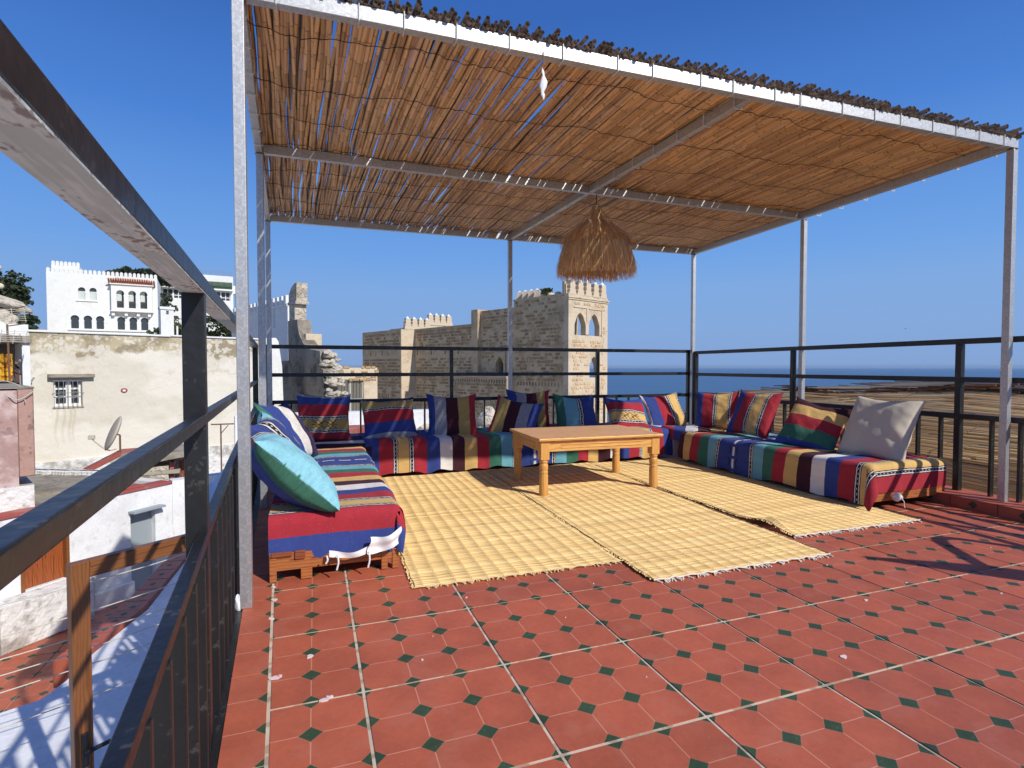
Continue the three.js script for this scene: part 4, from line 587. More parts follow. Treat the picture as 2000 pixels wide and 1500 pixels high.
{ // lower terrace floor and the white slab below the railing
  const t = thing('lower_terrace', 'lower roof terrace with red octagon tiles and green insets on the left', 'terrace', [0, 0, 0], 0, null, 'structure'); part(t, 'grout_bed', box(-9, -1.2, -3.3, -3.006, -12, -3), groutMat);
  const g = box(-.413, .413, -.012, .0, -.413, .413, .002); { const u = g.attributes.uv, p = g.attributes.position; for (let i = 0; i < u.count; i++) u.setXY(i, p.getX(i) / .84 + .5, p.getZ(i) / .84 + .5); }
  for (let i = 0; i < 7; i++) for (let k = 0; k < 6; k++) { const x = -2.3 - i * .84, z = -4.6 - k * .84; if (z < -8.4 && x < -3.4) continue; part(t, 'floor_tile', g, tileMats[(i * 3 + k * 5) % 8]).position.set(x, -2.994, z); }
  const s = thing('white_roof_slab', 'bright white lower roof just outside the left railing', 'roof', [0, 0, 0], 0, null, 'structure'); const L = -1.95;
  part(s, 'roof_slab', prism([[-.44, 2.5], [-6, 2.5], [-6, -2.4], [-2.67, -4.07], [-2.43, -4.19], [-2.345, -4.46], [-2.325, -4.83], [-2.06, -5.96], [-1.97, -8.4], [-.75, -8.4]], -3.4, L), whiteNear);
  const c0 = [[-2.38, -4.80], [-2.10, -6.0], [-1.99, -8.4]], c1 = [[-2.60, -4.86], [-2.36, -6.04], [-2.25, -8.4]];
  for (let i = 0; i < 13; i++) { const f = (q, arr) => { const s2 = q * 2; return s2 < 1 ? [mix(arr[0][0], arr[1][0], s2), mix(arr[0][1], arr[1][1], s2)] : [mix(arr[1][0], arr[2][0], s2 - 1), mix(arr[1][1], arr[2][1], s2 - 1)]; }; const a = i / 13 + .004, b = (i + 1) / 13 - .004; part(s, 'coping_tile', prism([f(a, c0), f(a, c1), f(b, c1), f(b, c0)], L - .25, L + .03), plainTile); const m = f((a + b) / 2, c0), m2 = f((a + b) / 2, c1), cx = (m[0] + m2[0]) / 2, cz = (m[1] + m2[1]) / 2; part(s, 'diamond_inset', prism([[cx - .04, cz], [cx, cz - .05], [cx + .04, cz], [cx, cz + .05]], L + .02, L + .033), M({ name: 'dark_green_inset', color: GREEN })); }
}
{ // open door with a wood-grain frame standing on the slab
  const A = [-1.47, -2.09], B = [-.80, -2.62], L = Math.hypot(B[0] - A[0], B[1] - A[1]), turn = -Math.atan2(B[1] - A[1], B[0] - A[0]);
  const t = thing('glazed_door', 'open glazed door with a wood-grain frame and black handle below the railing', 'door', [A[0], -1.945, A[1]], turn); const H = 1.80;
  part(t, 'stile', upGrain(box(0, .095, 0, H, -.03, .03, .004)), frameWood); part(t, 'stile', upGrain(box(L - .095, L, 0, H, -.03, .03, .004)), frameWood); part(t, 'rail', [box(.095, L - .095, H - .10, H, -.03, .03, .004), box(.095, L - .095, H - .035, H - .005, .03, .036, .002)], frameWood); part(t, 'rail', box(.095, L - .095, 0, .12, -.03, .03, .004), frameWood);
  part(t, 'pane', box(.09, L - .09, .11, H - .09, -.003, .003), new THREE.MeshPhysicalMaterial({ name: 'clear_glass', color: 0xffffff, transmission: 1, roughness: .02, thickness: 0 })); 
  part(t, 'handle', [box(.03, .065, .60, .80, .03, .045, .005), bar([.045, .70, .07], [.165, .70, .07], .022, .022, .006), bar([.045, .70, .04], [.045, .70, .075], .02, .02)], M({ name: 'black_handle', color: [.015, .015, .016], roughness: .35 }));
  const cord = M({ name: 'pale_clothes_line', color: [.60, .54, .44], roughness: .9 });
  const ropes = [[[-4.5, -.80, -2.1], [-1.3, -.53, -3.17], [-1.0, -.46, -3.25]], [[-4.5, -.99, -2.1], [-1.82, -.81, -3.02], [-1.0, -.70, -3.3]], [[-4.5, -1.06, -2.1], [-2.0, -.98, -2.95], [-1.0, -.88, -3.3]], [[-4.5, -1.20, -2.1], [-1.82, -1.08, -3.02], [-1.0, -.98, -3.3]], [[-4.5, -1.36, -2.1], [-1.82, -1.20, -3.03], [-1.0, -1.12, -3.3]], [[-4.5, -1.62, -2.1], [-1.82, -1.44, -3.03], [-1.0, -1.36, -3.3]]];
  const which = ['topmost', 'second', 'third', 'fourth', 'fifth', 'lowest']; ropes.forEach((p, i) => solo('clothes_line', `thin pale clothes line left of the black railing, ${which[i]} of the six`, 'clothes line', tube(p, .0042, 30, 5), cord, 'clothes lines over the lower terrace'));
  const post = solo('line_post', 'galvanised post holding the clothes lines beneath the black railing', 'post', box(-.02, .02, -1.95, -.36, -.02, .02, .003), galv); post.position.set(-1.0, 0, -3.3);
}
// ---------------------------------------------------------------- behind the back railing
{
  const fr = 23.1 * D2R;
  const w = thing('white_battlement_wall', 'tall whitewashed wall with battlements beside the ruined wall', 'wall', [-1.34, 0, -27.29], fr);
  part(w, 'wall', box(0, .5, -4, 4.1, -9, 0), white); part(w, 'string', box(-.05, .55, 4.0, 4.12, -9, .02), white); const m = box(-.02, .5, 4.12, 4.55, -.17, .17, .03); for (let i = 0; i < 15; i++) part(w, 'merlon', m, white).position.z = -.35 - i * .58; part(w, 'buttress', box(-.06, .0, 3.0, 4.0, -1.9, -1.78), white);
  const p = thing('white_pier', 'sunlit white round-shouldered pier before the battlement wall', 'wall', [-1.9, 0, -23.6], fr); part(p, 'pier', extrude([[-1.2, -4], [.62, -4], [.5, 1.0], [.36, 2.1], [.25, 2.25], [-1.2, 2.15]], .8), white);
  const t = thing('ruined_wall', 'blackened ruined wall with a curved top, a pinnacle and a broken pale end', 'ruined wall', [.19, 0, -22.32], fr);
  const side = (pts, d, x) => { const g = extrude(pts, d); g.rotateY((Math.PI / 2)); return g.translate(x + d, 0, 0); };
  const cv = []; for (let i = 0; i <= 14; i++) { const a = i / 14 * (Math.PI / 2); cv.push([2.62 - 1.72 * (1 - Math.cos(a)), 3.14 - 1.40 * Math.sin(a)].map((v) => v)); } 
  part(t, 'wall', side([[4.9, -3], [4.8, 1.3], [3.72, 1.3], [3.72, 3.14], ...cv, [.25, 1.66], [.22, .95], [-.02, .9], [-.1, .2], [.05, -3]], .62, 0), ruinStone);
  part(t, 'pinnacle', [box(.02, .55, 3.141, 3.86, -3.6, -2.95), box(-.02, .6, 3.86, 3.98, -3.7, -2.75)], ruinPale); part(t, 'finial', side([[3.68, 3.98], [3.68, 4.3], [3.4, 4.62], [3.05, 4.78], [2.72, 4.82], [2.78, 3.98]], .5, .03), ruinPale);
  const r = RNG(9); for (let i = 0; i < 64; i++) { const y = -2.2 + 3.9 * r(), s = (y > 1.1 ? .15 - (y - 1.1) * .1 : -.05 - (1.1 - y) * .12 - .35 * r() * smooth(1.1, 0, y)); const g = new THREE.DodecahedronGeometry(.5, 0); g.scale(.30 + .34 * r(), .14 + .16 * r(), .22 + .2 * r()); turned(g, (r() - .5) * .4, r() * 3, (r() - .5) * .3); part(t, 'broken_stone', uvBox(g), ruinPale).position.set(.1 + .6 * r(), y, -s + .02); }
  const b = thing('stone_blocks', 'two pale squared stone blocks behind the ruined wall', 'stone blocks', [-.05, .0, -24.6], fr); part(b, 'block', box(-.48, .28, 1.92, 2.5, -.7, 0, .03), mortarLit); part(b, 'block', box(-.02, .40, 1.3, 1.91, -.7, .08, .03), M({ name: 'tan_stone', color: [.50, .40, .26], roughness: .95 })); part(b, 'block', box(-.48, -.03, 1.3, 1.91, -.7, .05, .03), mortarLit);
  const g = thing('stone_gate_wall', 'low sunlit stone wall with a barred metal gate before the fort', 'wall', [1.56, 0, -34.28], fr);
  part(g, 'wall', extrude([[-1.7, -4], [-.35, -4], [-.35, .22], [1.4, .22], [1.4, -4], [2.4, -4], [2.4, .97], [-1.7, .97]], .5), mortarLit); part(g, 'stones', stones(4.1, 1.1, { seed: 5, course: .26, bw: .32, gap: .08, m: .1, lo: .9, hole: .01 }).translate(-1.7, .1, 0), stoneMat, null, 'stuff'); const br = []; for (let i = 0; i <= 16; i++) br.push(bar([-.3 + i * .102, -2, -.15], [-.3 + i * .102, .2, -.15], .03, .03)); part(g, 'gate_bar', br, M({ name: 'pale_gate_paint', color: [.36, .36, .32] })); part(g, 'gate_frame', [box(-.36, -.28, -2, .22, -.2, -.1), box(.47, .57, -2, .22, -.2, -.1), box(1.33, 1.41, -2, .22, -.2, -.1), box(-.36, 1.41, .13, .225, -.2, -.1), box(-.36, 1.41, -1.1, -1.02, -.2, -.1)], M({ name: 'pale_gate_paint', color: [.45, .45, .40] })); part(g, 'passage', [box(-.6, -.36, -4, .5, -3.4, -.51), box(1.42, 1.66, -4, .5, -3.4, -.51), box(-.36, 1.42, -4, .5, -3.4, -3.2), box(-.36, 1.42, .23, .5, -3.19, -.51)], mortarLit);
  const n = thing('neighbour_roof', 'whitewashed flat roof with red painted parapets just behind the back railing', 'roof', [0, 0, 0]); part(n, 'roof_slab', prism([[-1.5, -5.3], [5.2, -5.3], [5.2, -9.6], [-1.5, -9.6]], -4, -.62), whiteNear); part(n, 'parapet', box(.2, .72, -.62, -.02, -8.2, -7.7, .02), redPaint); part(n, 'parapet', box(.72, 2.0, -.62, -.18, -7.6, -7.35, .02), redPaint); part(n, 'step', box(.0, 1.2, -.62, -.30, -7.34, -6.6, .02), redPaint); part(n, 'parapet', box(-1.5, 2.2, -.62, .12, -9.6, -9.2, .02), whiteNear);
  const rb = thing('rubble_heap', 'heap of pale broken stones on the roof behind the table', 'rubble', [3.1, -.62, -8.7]); const r2 = RNG(71); for (let i = 0; i < 70; i++) { const k = new THREE.DodecahedronGeometry(.5, 0), q = .16 + .3 * r2(); k.scale(q * (.8 + .6 * r2()), q * (.6 + .4 * r2()), q); turned(k, r2() * 3, r2() * 3, r2() * 3); const x = (r2() - .5) * 3.0, hh = .72 * (1 - Math.abs(x) / 2.2); part(rb, 'rubble_stone', uvBox(k), ruinPale).position.set(x, hh * r2(), (r2() - .6) * .9); }
}
// ---------------------------------------------------------------- reed roofs on the right
function reedRow(o) { // many thin reeds lying on a sloping sheet; o.at(u, v) gives the place, reeds run along u
  const r = RNG(o.seed), pos = [], col = [], idx = []; for (let i = 0; i < o.rows; i++) for (let k = 0; k < o.per; k++) {
    const v = (i + r()) / o.rows, u0 = (k - .3 * r()) / o.per, u1 = u0 + (1 + .5 * r()) / o.per, R = o.r * (.6 + .7 * r()), lift = r() * o.lift, tq = .78 + .38 * r(), c0 = mix3(o.c[0], o.c[1], r()).map((q) => q * tq), off = pos.length / 3, dv = (r() - .5) * .018, n = 3; 
    for (let s = 0; s <= n; s++) { const p = o.at(mix(u0, u1, s / n), v + dv * s / n); for (let m = 0; m < 4; m++) { const a = m / 4 * 6.2832 + .6; pos.push(p[0] + Math.cos(a) * R, p[1] + Math.sin(a) * R + lift, p[2]); col.push(...c0); } if (s) for (let m = 0; m < 4; m++) { const a = off + (s - 1) * 4 + m, b = off + (s - 1) * 4 + (m + 1) % 4; idx.push(a, a + 4, b, b, a + 4, b + 4); } }
  }
  const g = new THREE.BufferGeometry(); g.setAttribute('position', new THREE.Float32BufferAttribute(pos, 3)); g.setAttribute('color', new THREE.Float32BufferAttribute(col, 3)); g.setIndex(idx); g.computeVertexNormals(); return g;
}
{
  const ridge = (z) => .60 + .035 * (z + 4.5) + .03 * Math.sin(z * 2.1) + .02 * Math.sin(z * 5.3); const zz = (u) => mix(2.2, -4.9, u); const sx = (z) => 4.66 - .053 * (z + .645);
  const t = thing('reed_roof', 'golden reed roof sloping down to the right railing', 'reed roof', [0, 0, 0]);
  const at = (u, v) => { const z = zz(u), w = clamp(v), a = clamp(w / .3), b = clamp((w - .3) / .7); return [mix(mix(sx(z), sx(z) + .13, a), 6.4, b), mix(mix(-.22, .22, a), ridge(z), b) - .012 * Math.sin(v * 9 + z), z]; };
  part(t, 'reeds', reedRow({ rows: 200, per: 4, r: .0125, lift: .022, seed: 41, c: [S(236, 204, 150), S(204, 164, 110)], at }), reedMat, null, 'stuff');
  { const pos = [], idx = []; for (let i = 0; i <= 20; i++) for (let j = 0; j <= 10; j++) { const p = at(i / 20, j / 10); pos.push(p[0] + .02, p[1] - .035, p[2]); if (i && j) { const o = i * 11 + j; idx.push(o - 12, o - 11, o - 1, o - 11, o, o - 1); } } const g = new THREE.BufferGeometry(); g.setAttribute('position', new THREE.Float32BufferAttribute(pos, 3)); g.setIndex(idx); g.computeVertexNormals(); const m = M({ name: 'dark_reed_backing', color: [.06, .04, .02], roughness: 1 }); m.side = THREE.DoubleSide; part(t, 'backing', g, m); }
  { const r = RNG(77), gs = []; for (let i = 0; i < 420; i++) { const z = mix(-4.7, 1.8, r()), x = 6.36 + .2 * r(), y = ridge(z) + .01 + .09 * r() * (.4 + .6 * Math.abs(Math.sin(z * 1.7))); gs.push(tint(bar([x, y, z], [x + (r() - .5) * .1, y + (r() - .5) * .05, z + .15 + .35 * r()], .014, .012), mix3(S(150, 104, 60), S(70, 46, 26), r()))); } part(t, 'ragged_ridge', gs, reedMat, null, 'stuff'); }
  const wires = []; for (const u of [.2, .36, .52, .68, .84]) { const p = []; for (let i = 0; i <= 10; i++) { const q = at(u, i / 10); p.push([q[0], q[1] + .04, q[2]]); } wires.push(tube(p, .004, 20, 4)); } part(t, 'binding_wire', wires, rustIron);
  const g2 = thing('weathered_reed_roof', 'grey weathered reed roof beyond the golden one, before the sea', 'reed roof', [0, 0, 0]);
  const at2 = (u, v) => { const z = mix(2.5, -5.0 - .35 * v, u), x = mix(5.0 + 1.45 * smooth(.96, .88, u), 11.5, v); return [x, .53 + .013 * (x - 5) * 2.2 + .035 * (u < .9 ? .9 - u : 0) * 2 + .025 * Math.sin(v * 21 + u * 7), z]; };
  part(g2, 'reeds', reedRow({ rows: 150, per: 6, r: .013, lift: .05, seed: 43, c: [S(156, 144, 130), S(116, 104, 92)], at: at2 }), reedMat, null, 'stuff');
  { const pos = [], idx = []; for (let i = 0; i <= 20; i++) for (let j = 0; j <= 10; j++) { const p = at2(i / 20, j / 10); pos.push(p[0], p[1] - .03, p[2]); if (i && j) { const o = i * 11 + j; idx.push(o - 12, o - 11, o - 1, o - 11, o, o - 1); } } const g = new THREE.BufferGeometry(); g.setAttribute('position', new THREE.Float32BufferAttribute(pos, 3)); g.setIndex(idx); g.computeVertexNormals(); const m = M({ name: 'dark_reed_backing', color: [.06, .05, .04], roughness: 1 }); m.side = THREE.DoubleSide; part(g2, 'backing', g, m); }
}
{ // gull
  const t = thing('bird', 'small dark bird flying over the sea at the right', 'bird', [49.4, 4.45, -32.2], .6); t.scale.setScalar(.3); const m = M({ name: 'dark_feathers', color: [.05, .05, .05] }); const b = new THREE.SphereGeometry(.12, 10, 8); b.scale(2.2, .8, .8); b.rotateZ(.4); part(t, 'body', b, m); for (const s of [-1, 1]) part(t, 'wing', (() => { const g = extrude([[-.1, 0], [.14, 0], [.08, .3], [-.1, .6]], .02); g.rotateX(s * 1.1); return g; })(), m);
}
{ // garden chair just outside the frame on the right; its shadow falls on the mats and tiles
  const t = thing('garden_chair', 'dark wooden reclining armchair standing right of the picture on the tiles', 'chair', [3.80, 0, .78], -.6); const m = palletDark;
  part(t, 'seat', box(-.30, .30, .40, .45, -.3, .3, .01), m); part(t, 'backrest', turned(box(-.29, .29, 0, .80, -.02, .02, .01), .28).translate(0, .45, .28), m); for (const s of [-1, 1]) { part(t, 'armrest', tube([[s * .33, .40, .3], [s * .35, .66, .28], [s * .36, .70, 0], [s * .36, .66, -.3], [s * .34, .40, -.36], [s * .32, .02, -.34]], .026, 30, 8), m); part(t, 'leg', bar([s * .30, .0, .34], [s * .30, .45, .28], .045, .045, .006), m); }
}
{ // small garden table beside the chair, also outside the frame
  const t = thing('garden_table', 'small dark wooden table standing right of the picture beside the chair', 'table', [3.70, 0, 1.55], -.2); for (let i = 0; i < 5; i++) part(t, 'slat', box(-.32 + i * .13, -.32 + i * .13 + .128, .68, .71, -.28, .28, .004), palletDark); for (const x of [-.28, .28]) for (const z of [-.24, .24]) part(t, 'leg', box(x - .02, x + .02, 0, .679, z - .02, z + .02, .004), palletDark);
}

// ---------------------------------------------------------------- straw mats
function strawMat3(label, c, bump) { // corners: front-left, front-right, back-right, back-left in [x, z]
  const t = thing('straw_mat', label, 'straw mat', [0, 0, 0], 0, null), [FL, FR, BR, BL] = c, r = RNG(c[0][0] * 1000 | 0);
  const Ln = Math.hypot(FL[0] - BL[0], FL[1] - BL[1]), n = Math.round(Ln / .0072), pos = [], col = [], idx = [], us = [0]; for (let q = 0; q < 14; q++) { const m = (q + .5) / 14; us.push(m - .0055, m - .003, m + .003, m + .0055); } us.push(1); const K = us.length - 1, tie = S(214, 180, 120);
  const P = (u, v) => [mix(mix(FL[0], FR[0], u), mix(BL[0], BR[0], u), v), mix(mix(FL[1], FR[1], u), mix(BL[1], BR[1], u), v)];
  for (let i = 0; i < n; i++) {
    const v0 = (i + .5) / n, hw = .0040 * (0.8 + .5 * r()), hh = .0035 + .0025 * r(), a = r() * 9, e0 = -.012 * r(), e1 = 1 + .012 * r(); const tone = .74 + .42 * r(), warm = r(); const base = mix3(S(240, 210, 148), S(216, 174, 108), warm * .9).map((q) => q * tone); const off = pos.length / 3;
    for (let k = 0; k <= K; k++) {
      const th = k % 4 === 2 || k % 4 === 3, u = k === 0 ? e0 : k === K ? e1 : us[k], [x, z] = P(u, v0), zz = z + .0022 * Math.sin(u * 11 + a) + .003 * Math.sin(u * 4 + v0 * 7), y = .0035 + (bump ? bump(u, v0) : 0) + .0028 * Math.sin(u * 5.1 + v0 * 9) * Math.sin(v0 * 13 + 1) + .002 + .0014 * Math.sin(u * 12.6 * 6.2832 * .5);
      const pn = th ? .0012 : 0; pos.push(x, y, zz + hw, x, y + hh - pn, zz, x, y, zz - hw); const q = .93 + .14 * hash(k >> 2, i, 7), cc = th ? tie : base; for (let m = 0; m < 3; m++) col.push(cc[0] * q, cc[1] * q, cc[2] * q);
      if (k) for (let m = 0; m < 2; m++) { const o = off + (k - 1) * 3 + m; idx.push(o, o + 3, o + 1, o + 1, o + 3, o + 4); }
    }
  }
  const g = new THREE.BufferGeometry(); g.setAttribute('position', new THREE.Float32BufferAttribute(pos, 3)); g.setAttribute('color', new THREE.Float32BufferAttribute(col, 3)); g.setIndex(idx); g.computeVertexNormals();
  part(t, 'reeds', g, strawMat, null, 'stuff');
  const ed = []; for (const u of [.002, .998]) { const p = []; for (let i = 0; i <= 40; i++) { const v = i / 40, [x, z] = P(u + .003 * Math.sin(i * 2.3), v); p.push(V(x, .008 + (bump ? bump(u, v) : 0), z)); } ed.push(tube(p, .0042, 90, 5)); }
  part(t, 'side_binding', ed, M({ name: 'brown_edge_cord', color: [.22, .15, .075], roughness: 1 }));
  const fr = []; for (let k = 0; k < 60; k++) { const u = r(), [x, z] = P(u, 0), a = r() * 2 - 1, l = .012 + .022 * r(); fr.push(bar([x, .006, z - .004], [x + a * l, .004, z + l], .006, .005)); }
  const fp = []; for (let i = 0; i <= 40; i++) { const [x, z] = P(i / 40, -.001); fp.push(V(x, .007 + .003 * Math.sin(i * 1.9) + (bump ? bump(i / 40, 0) : 0), z + .004 * Math.sin(i * 2.7))); } fr.push(tube(fp, .0045, 90, 5));
  part(t, 'frayed_end', fr, M({ name: 'bleached_fringe', color: c[0][0] < 1 ? [.66, .50, .26] : [.70, .64, .54], roughness: 1 }));
  return t;
}
strawMat3('yellow straw mat beside the left bench, leftmost of the three', [[.275, -.715], [1.335, -.70], [1.378, -3.24], [.33, -3.24]]);
strawMat3('yellow straw mat under the near side of the pine table, between two other mats', [[1.318, -.42], [2.39, -.41], [2.475, -3.25], [1.395, -3.25]], (u, v) => .004);
strawMat3('yellow straw mat before the right bench with a curled front corner', [[2.465, -.70], [3.50, -.69], [3.56, -3.20], [2.50, -3.25]], (u, v) => .004 + .040 * Math.exp(-(((u - .045) / .045) ** 2) - ((v - .075) / .03) ** 2) + .02 * Math.exp(-(((u - .0) / .05) ** 2) - ((v - .1) / .05) ** 2));

// ---------------------------------------------------------------- benches with mattresses and blankets
function arc(s, r) { if (s <= 0) return [s, 0]; const q = r * Math.PI / 2; return s < q ? [r * Math.sin(s / r), r * (1 - Math.cos(s / r))] : [r, r + s - q]; }
function drape({ L, W, H, r = .045, oF, oA = 0, oB = 0, u0, flare = .12, seed = 1, back = 0, wave = 1 }) {
  const da = .022, na = Math.round((L + oA + oB) / da), nb = Math.round((W + oF) / .022), pos = [], uv = [], idx = [];
  for (let j = 0; j <= nb; j++) for (let i = 0; i <= na; i++) {
    const jag = 1 - .0 * j, a = -oA + (L + oA + oB) * i / na, b = back + (W + oF - back) * j / nb;
    const sa = a < 0 ? -a - 0 : a > L ? a - L : 0, sg = a < 0 ? -1 : 1, sb = Math.max(0, b - W);
    const n1 = fbm(a / 8 + .3, b / 8 + .1, 14, 4, seed) - .5, n2 = fbm(a / 8 + .1, b / 8, 40, 3, seed + 9) - .5, n3 = vnoise(a * 9 + 40, seed, 512, 64, seed) - .5;
    let x, z, y; const e = -r;
    if (sa > 0 && sb > 0) { const q = Math.hypot(sa, sb), th = Math.atan2(sb, sa), [o, d] = arc(q + r * .57, r); const out = o + flare * d * Math.sin(2 * th); x = (sg > 0 ? L - r : r) + sg * Math.cos(th) * (out + .0); z = W - r + Math.sin(th) * out; y = H - d; if (y < .012) { z += (.012 - y) * .6 * Math.sin(th); x += sg * (.012 - y) * .6 * Math.cos(th); y = .012; } } else {
      const [ox, dx] = sa > -r || true ? arc((a < L / 2 ? -a : a - L) + r, r) : [0, 0], [oz, dz] = arc(b - W + r, r);
      x = a < L / 2 ? (oA ? r - ox : a) : (oB ? L - r + ox : a); if (!(oA && a < r) && a < L / 2) x = a; if (!(oB && a > L - r) && a >= L / 2) x = a; z = b > W - r ? W - r + oz : b; const dxx = (oA && a < r) || (oB && a > L - r) ? dx : 0; y = H - Math.max(dxx, b > W - r ? dz : 0) - Math.min(dxx, b > W - r ? dz : 0) * .5;
      const hang = clamp((H - y) / .2); z += sb > 0 ? wave * (.045 * (n3 + .5) + .06 * Math.max(0, n1)) * hang : 0; if (sa > 0) x += sg * wave * .04 * n1 * hang; y += (1 - hang) * (.034 * n1 + .014 * n2) + (sb > 0 ? .05 * n3 * hang * smooth(.6, 1, sb / oF) : 0);
    }
    pos.push(x, Math.max(.008, y), z + .004 * n2); uv.push((a + u0) / SEQLEN, b / 1.2);
  }
  for (let j = 0; j < nb; j++) for (let i = 0; i < na; i++) { const o = j * (na + 1) + i; idx.push(o, o + na + 1, o + 1, o + 1, o + na + 1, o + na + 2); }
  const g = new THREE.BufferGeometry(); g.setAttribute('position', new THREE.Float32BufferAttribute(pos, 3)); g.setAttribute('uv', new THREE.Float32BufferAttribute(uv, 2)); g.setIndex(idx); g.computeVertexNormals(); return g;
}
blanketMat.side = THREE.DoubleSide;
const foam = M({ name: 'white_mattress_cotton', color: [.72, .71, .69], roughness: 1, bumpMap: woolBump, bumpScale: .003 });
function bench(name, label, pos, turn, L, W, feet) { // local x along, z = W is the front
  const t = thing(name, label, 'bench', pos, turn);
  part(t, 'front_board', box(.02, L - .02, .058, .138, W - .03, W - .006, .004), palletWood);
  part(t, 'back_board', box(.02, L - .02, .058, .138, .006, .03, .004), palletWood);
  for (const [a, b] of [[.0, .022], [L - .022, L]]) part(t, 'end_board', box(a, b, .05, .135, .0, W, .004), palletWood);
  for (let z = .06; z < W - .1; z += .14) part(t, 'slat', box(.022, L - .022, .116, .136, z, z + .09, .003), palletDark);
  for (const f of feet) for (const z of [.03, W - .11]) part(t, 'foot', box(f, f + .055, .002, .0575, z, z + .075, .004), palletWood);
  return t;
}
function mattress(label, pos, turn, L, W, H) { return Object.assign(solo('mattress', label, 'mattress', new RoundedBoxGeometry(L - .07, H - .142 - .045, W - .07, 3, .03).translate(L / 2, (H + .142 - .045) / 2, W / 2 - .02), foam)).position.set(...pos), scene.children[scene.children.length - 1].rotation.set(0, turn, 0); }
const Hq = Math.PI / 2;
{ // left bench: x from -.335 to .245, z from -1.0 back
  const pos = [-.335, 0, -1.0], L = 2.2, W = .585;
  const b = bench('pallet_bench', 'low varnished wooden bench along the left railing, its end towards the camera', pos, Hq, L, W, [.35, 1.2, 2.0]);
  const jamb = (z, h0 = .002) => part(b, 'corner_leg', box(-.004, .024, h0, .137, z, z + .03, .003), palletWood);
  jamb(.002); jamb(.50); jamb(.552); part(b, 'foot', box(.0, .06, .002, .058, .135, .185, .003), palletWood);
  part(b, 'end_cap_board', box(-.012, .002, .118, .139, .01, .10, .003), palletDark); part(b, 'end_cap_board', box(-.010, .002, .10, .14, .11, .155, .003), palletDark);
  mattress('white cotton mattress under the blanket of the left bench', pos, Hq, L, W + .0, .292);
  const bl = solo('striped_blanket', 'striped wool blanket with red and blue end draped over the left bench', 'blanket', drape({ L, W: W + .02, H: .307, oF: .10, oA: .205, u0: .205, seed: 21, flare: .25 }), blanketMat); bl.position.set(...pos); bl.rotation.y = Hq;
  const cl = thing('white_cloth', 'crumpled white cotton cloth sticking out under the blanket of the left bench', 'cloth', [.175, .165, -.962]);
  const g = new THREE.PlaneGeometry(.145, .075, 20, 10); { const p = g.attributes.position; for (let i = 0; i < p.count; i++) { const x = p.getX(i), y = p.getY(i); p.setXYZ(i, x + .01 * Math.sin(y * 60), y + x * .25 - .02 * Math.cos(x * 20), .012 * Math.sin(x * 50 + y * 30) + .006 * Math.sin(y * 90) + .022); } g.computeVertexNormals(); }
  const cm = M({ name: 'white_cotton', color: [.76, .75, .73], roughness: 1 }); cm.side = THREE.DoubleSide; part(cl, 'fold', g, cm);
  const g2 = new THREE.PlaneGeometry(.18, .028, 16, 5); { const p = g2.attributes.position; for (let i = 0; i < p.count; i++) { const x = p.getX(i), y = p.getY(i); p.setXYZ(i, x - .16, y - .048 - .012 * Math.cos(x * 24), .012 + .008 * Math.sin(x * 40 + y * 50)); } g2.computeVertexNormals(); } part(cl, 'fold', g2, cm);
  for (const [x, l] of [[-.075, .075], [-.215, .07], [-.262, .035]]) part(cl, 'tassel', tube([[x, -.045, .03], [x + .004, -.045 - l * .5, .033], [x - .004, -.045 - l, .032]], .0045, 8, 5), cm);
}
{ // back bench: z from -4.08 to -3.31
  const pos = [-.42, 0, -4.08], L = 3.98, W = .775;
  bench('pallet_bench', 'low wooden bench along the back railing behind the pine table', pos, 0, L, W, [.42, 1.16, 2.0, 2.9, 3.6]);
  mattress('white cotton mattress of the back bench', pos, 0, L, W, .30);
  const B0 = .285; // the blanket starts here in world x
  const bl = solo('striped_blanket', 'long striped wool blanket hanging down the front of the back bench', 'blanket', drape({ L: 3.50, W: W + .012, H: .322, oF: .275, u0: .0, seed: 33 }), blanketMat); bl.position.set(B0, 0, pos[2]);
  const st2 = [['grey', .2], ['navy', .12], ['maroon', .2], ['white', .2], ['maroon', .12], ['navy', .14], ['grey', .3]], l2 = st2.reduce((s, q) => s + q[1], 0);
  const m2 = woolMat('muted_wool_blanket', st2, l2, 1.0, 340); m2.side = THREE.DoubleSide;
  const g = drape({ L: .80, W: W + .02, H: .318, oF: .17, u0: 0, seed: 37 }); { const p = g.attributes.position, u = g.attributes.uv; for (let i = 0; i < p.count; i++) { const b = u.getY(i) * 1.2, a = u.getX(i) * SEQLEN; u.setXY(i, b / l2, a); } }
  const b2 = solo('folded_blanket', 'dull grey, navy and maroon blanket in the back left corner of the seating', 'blanket', g, m2); b2.position.set(-.46, -.004, pos[2]);
}
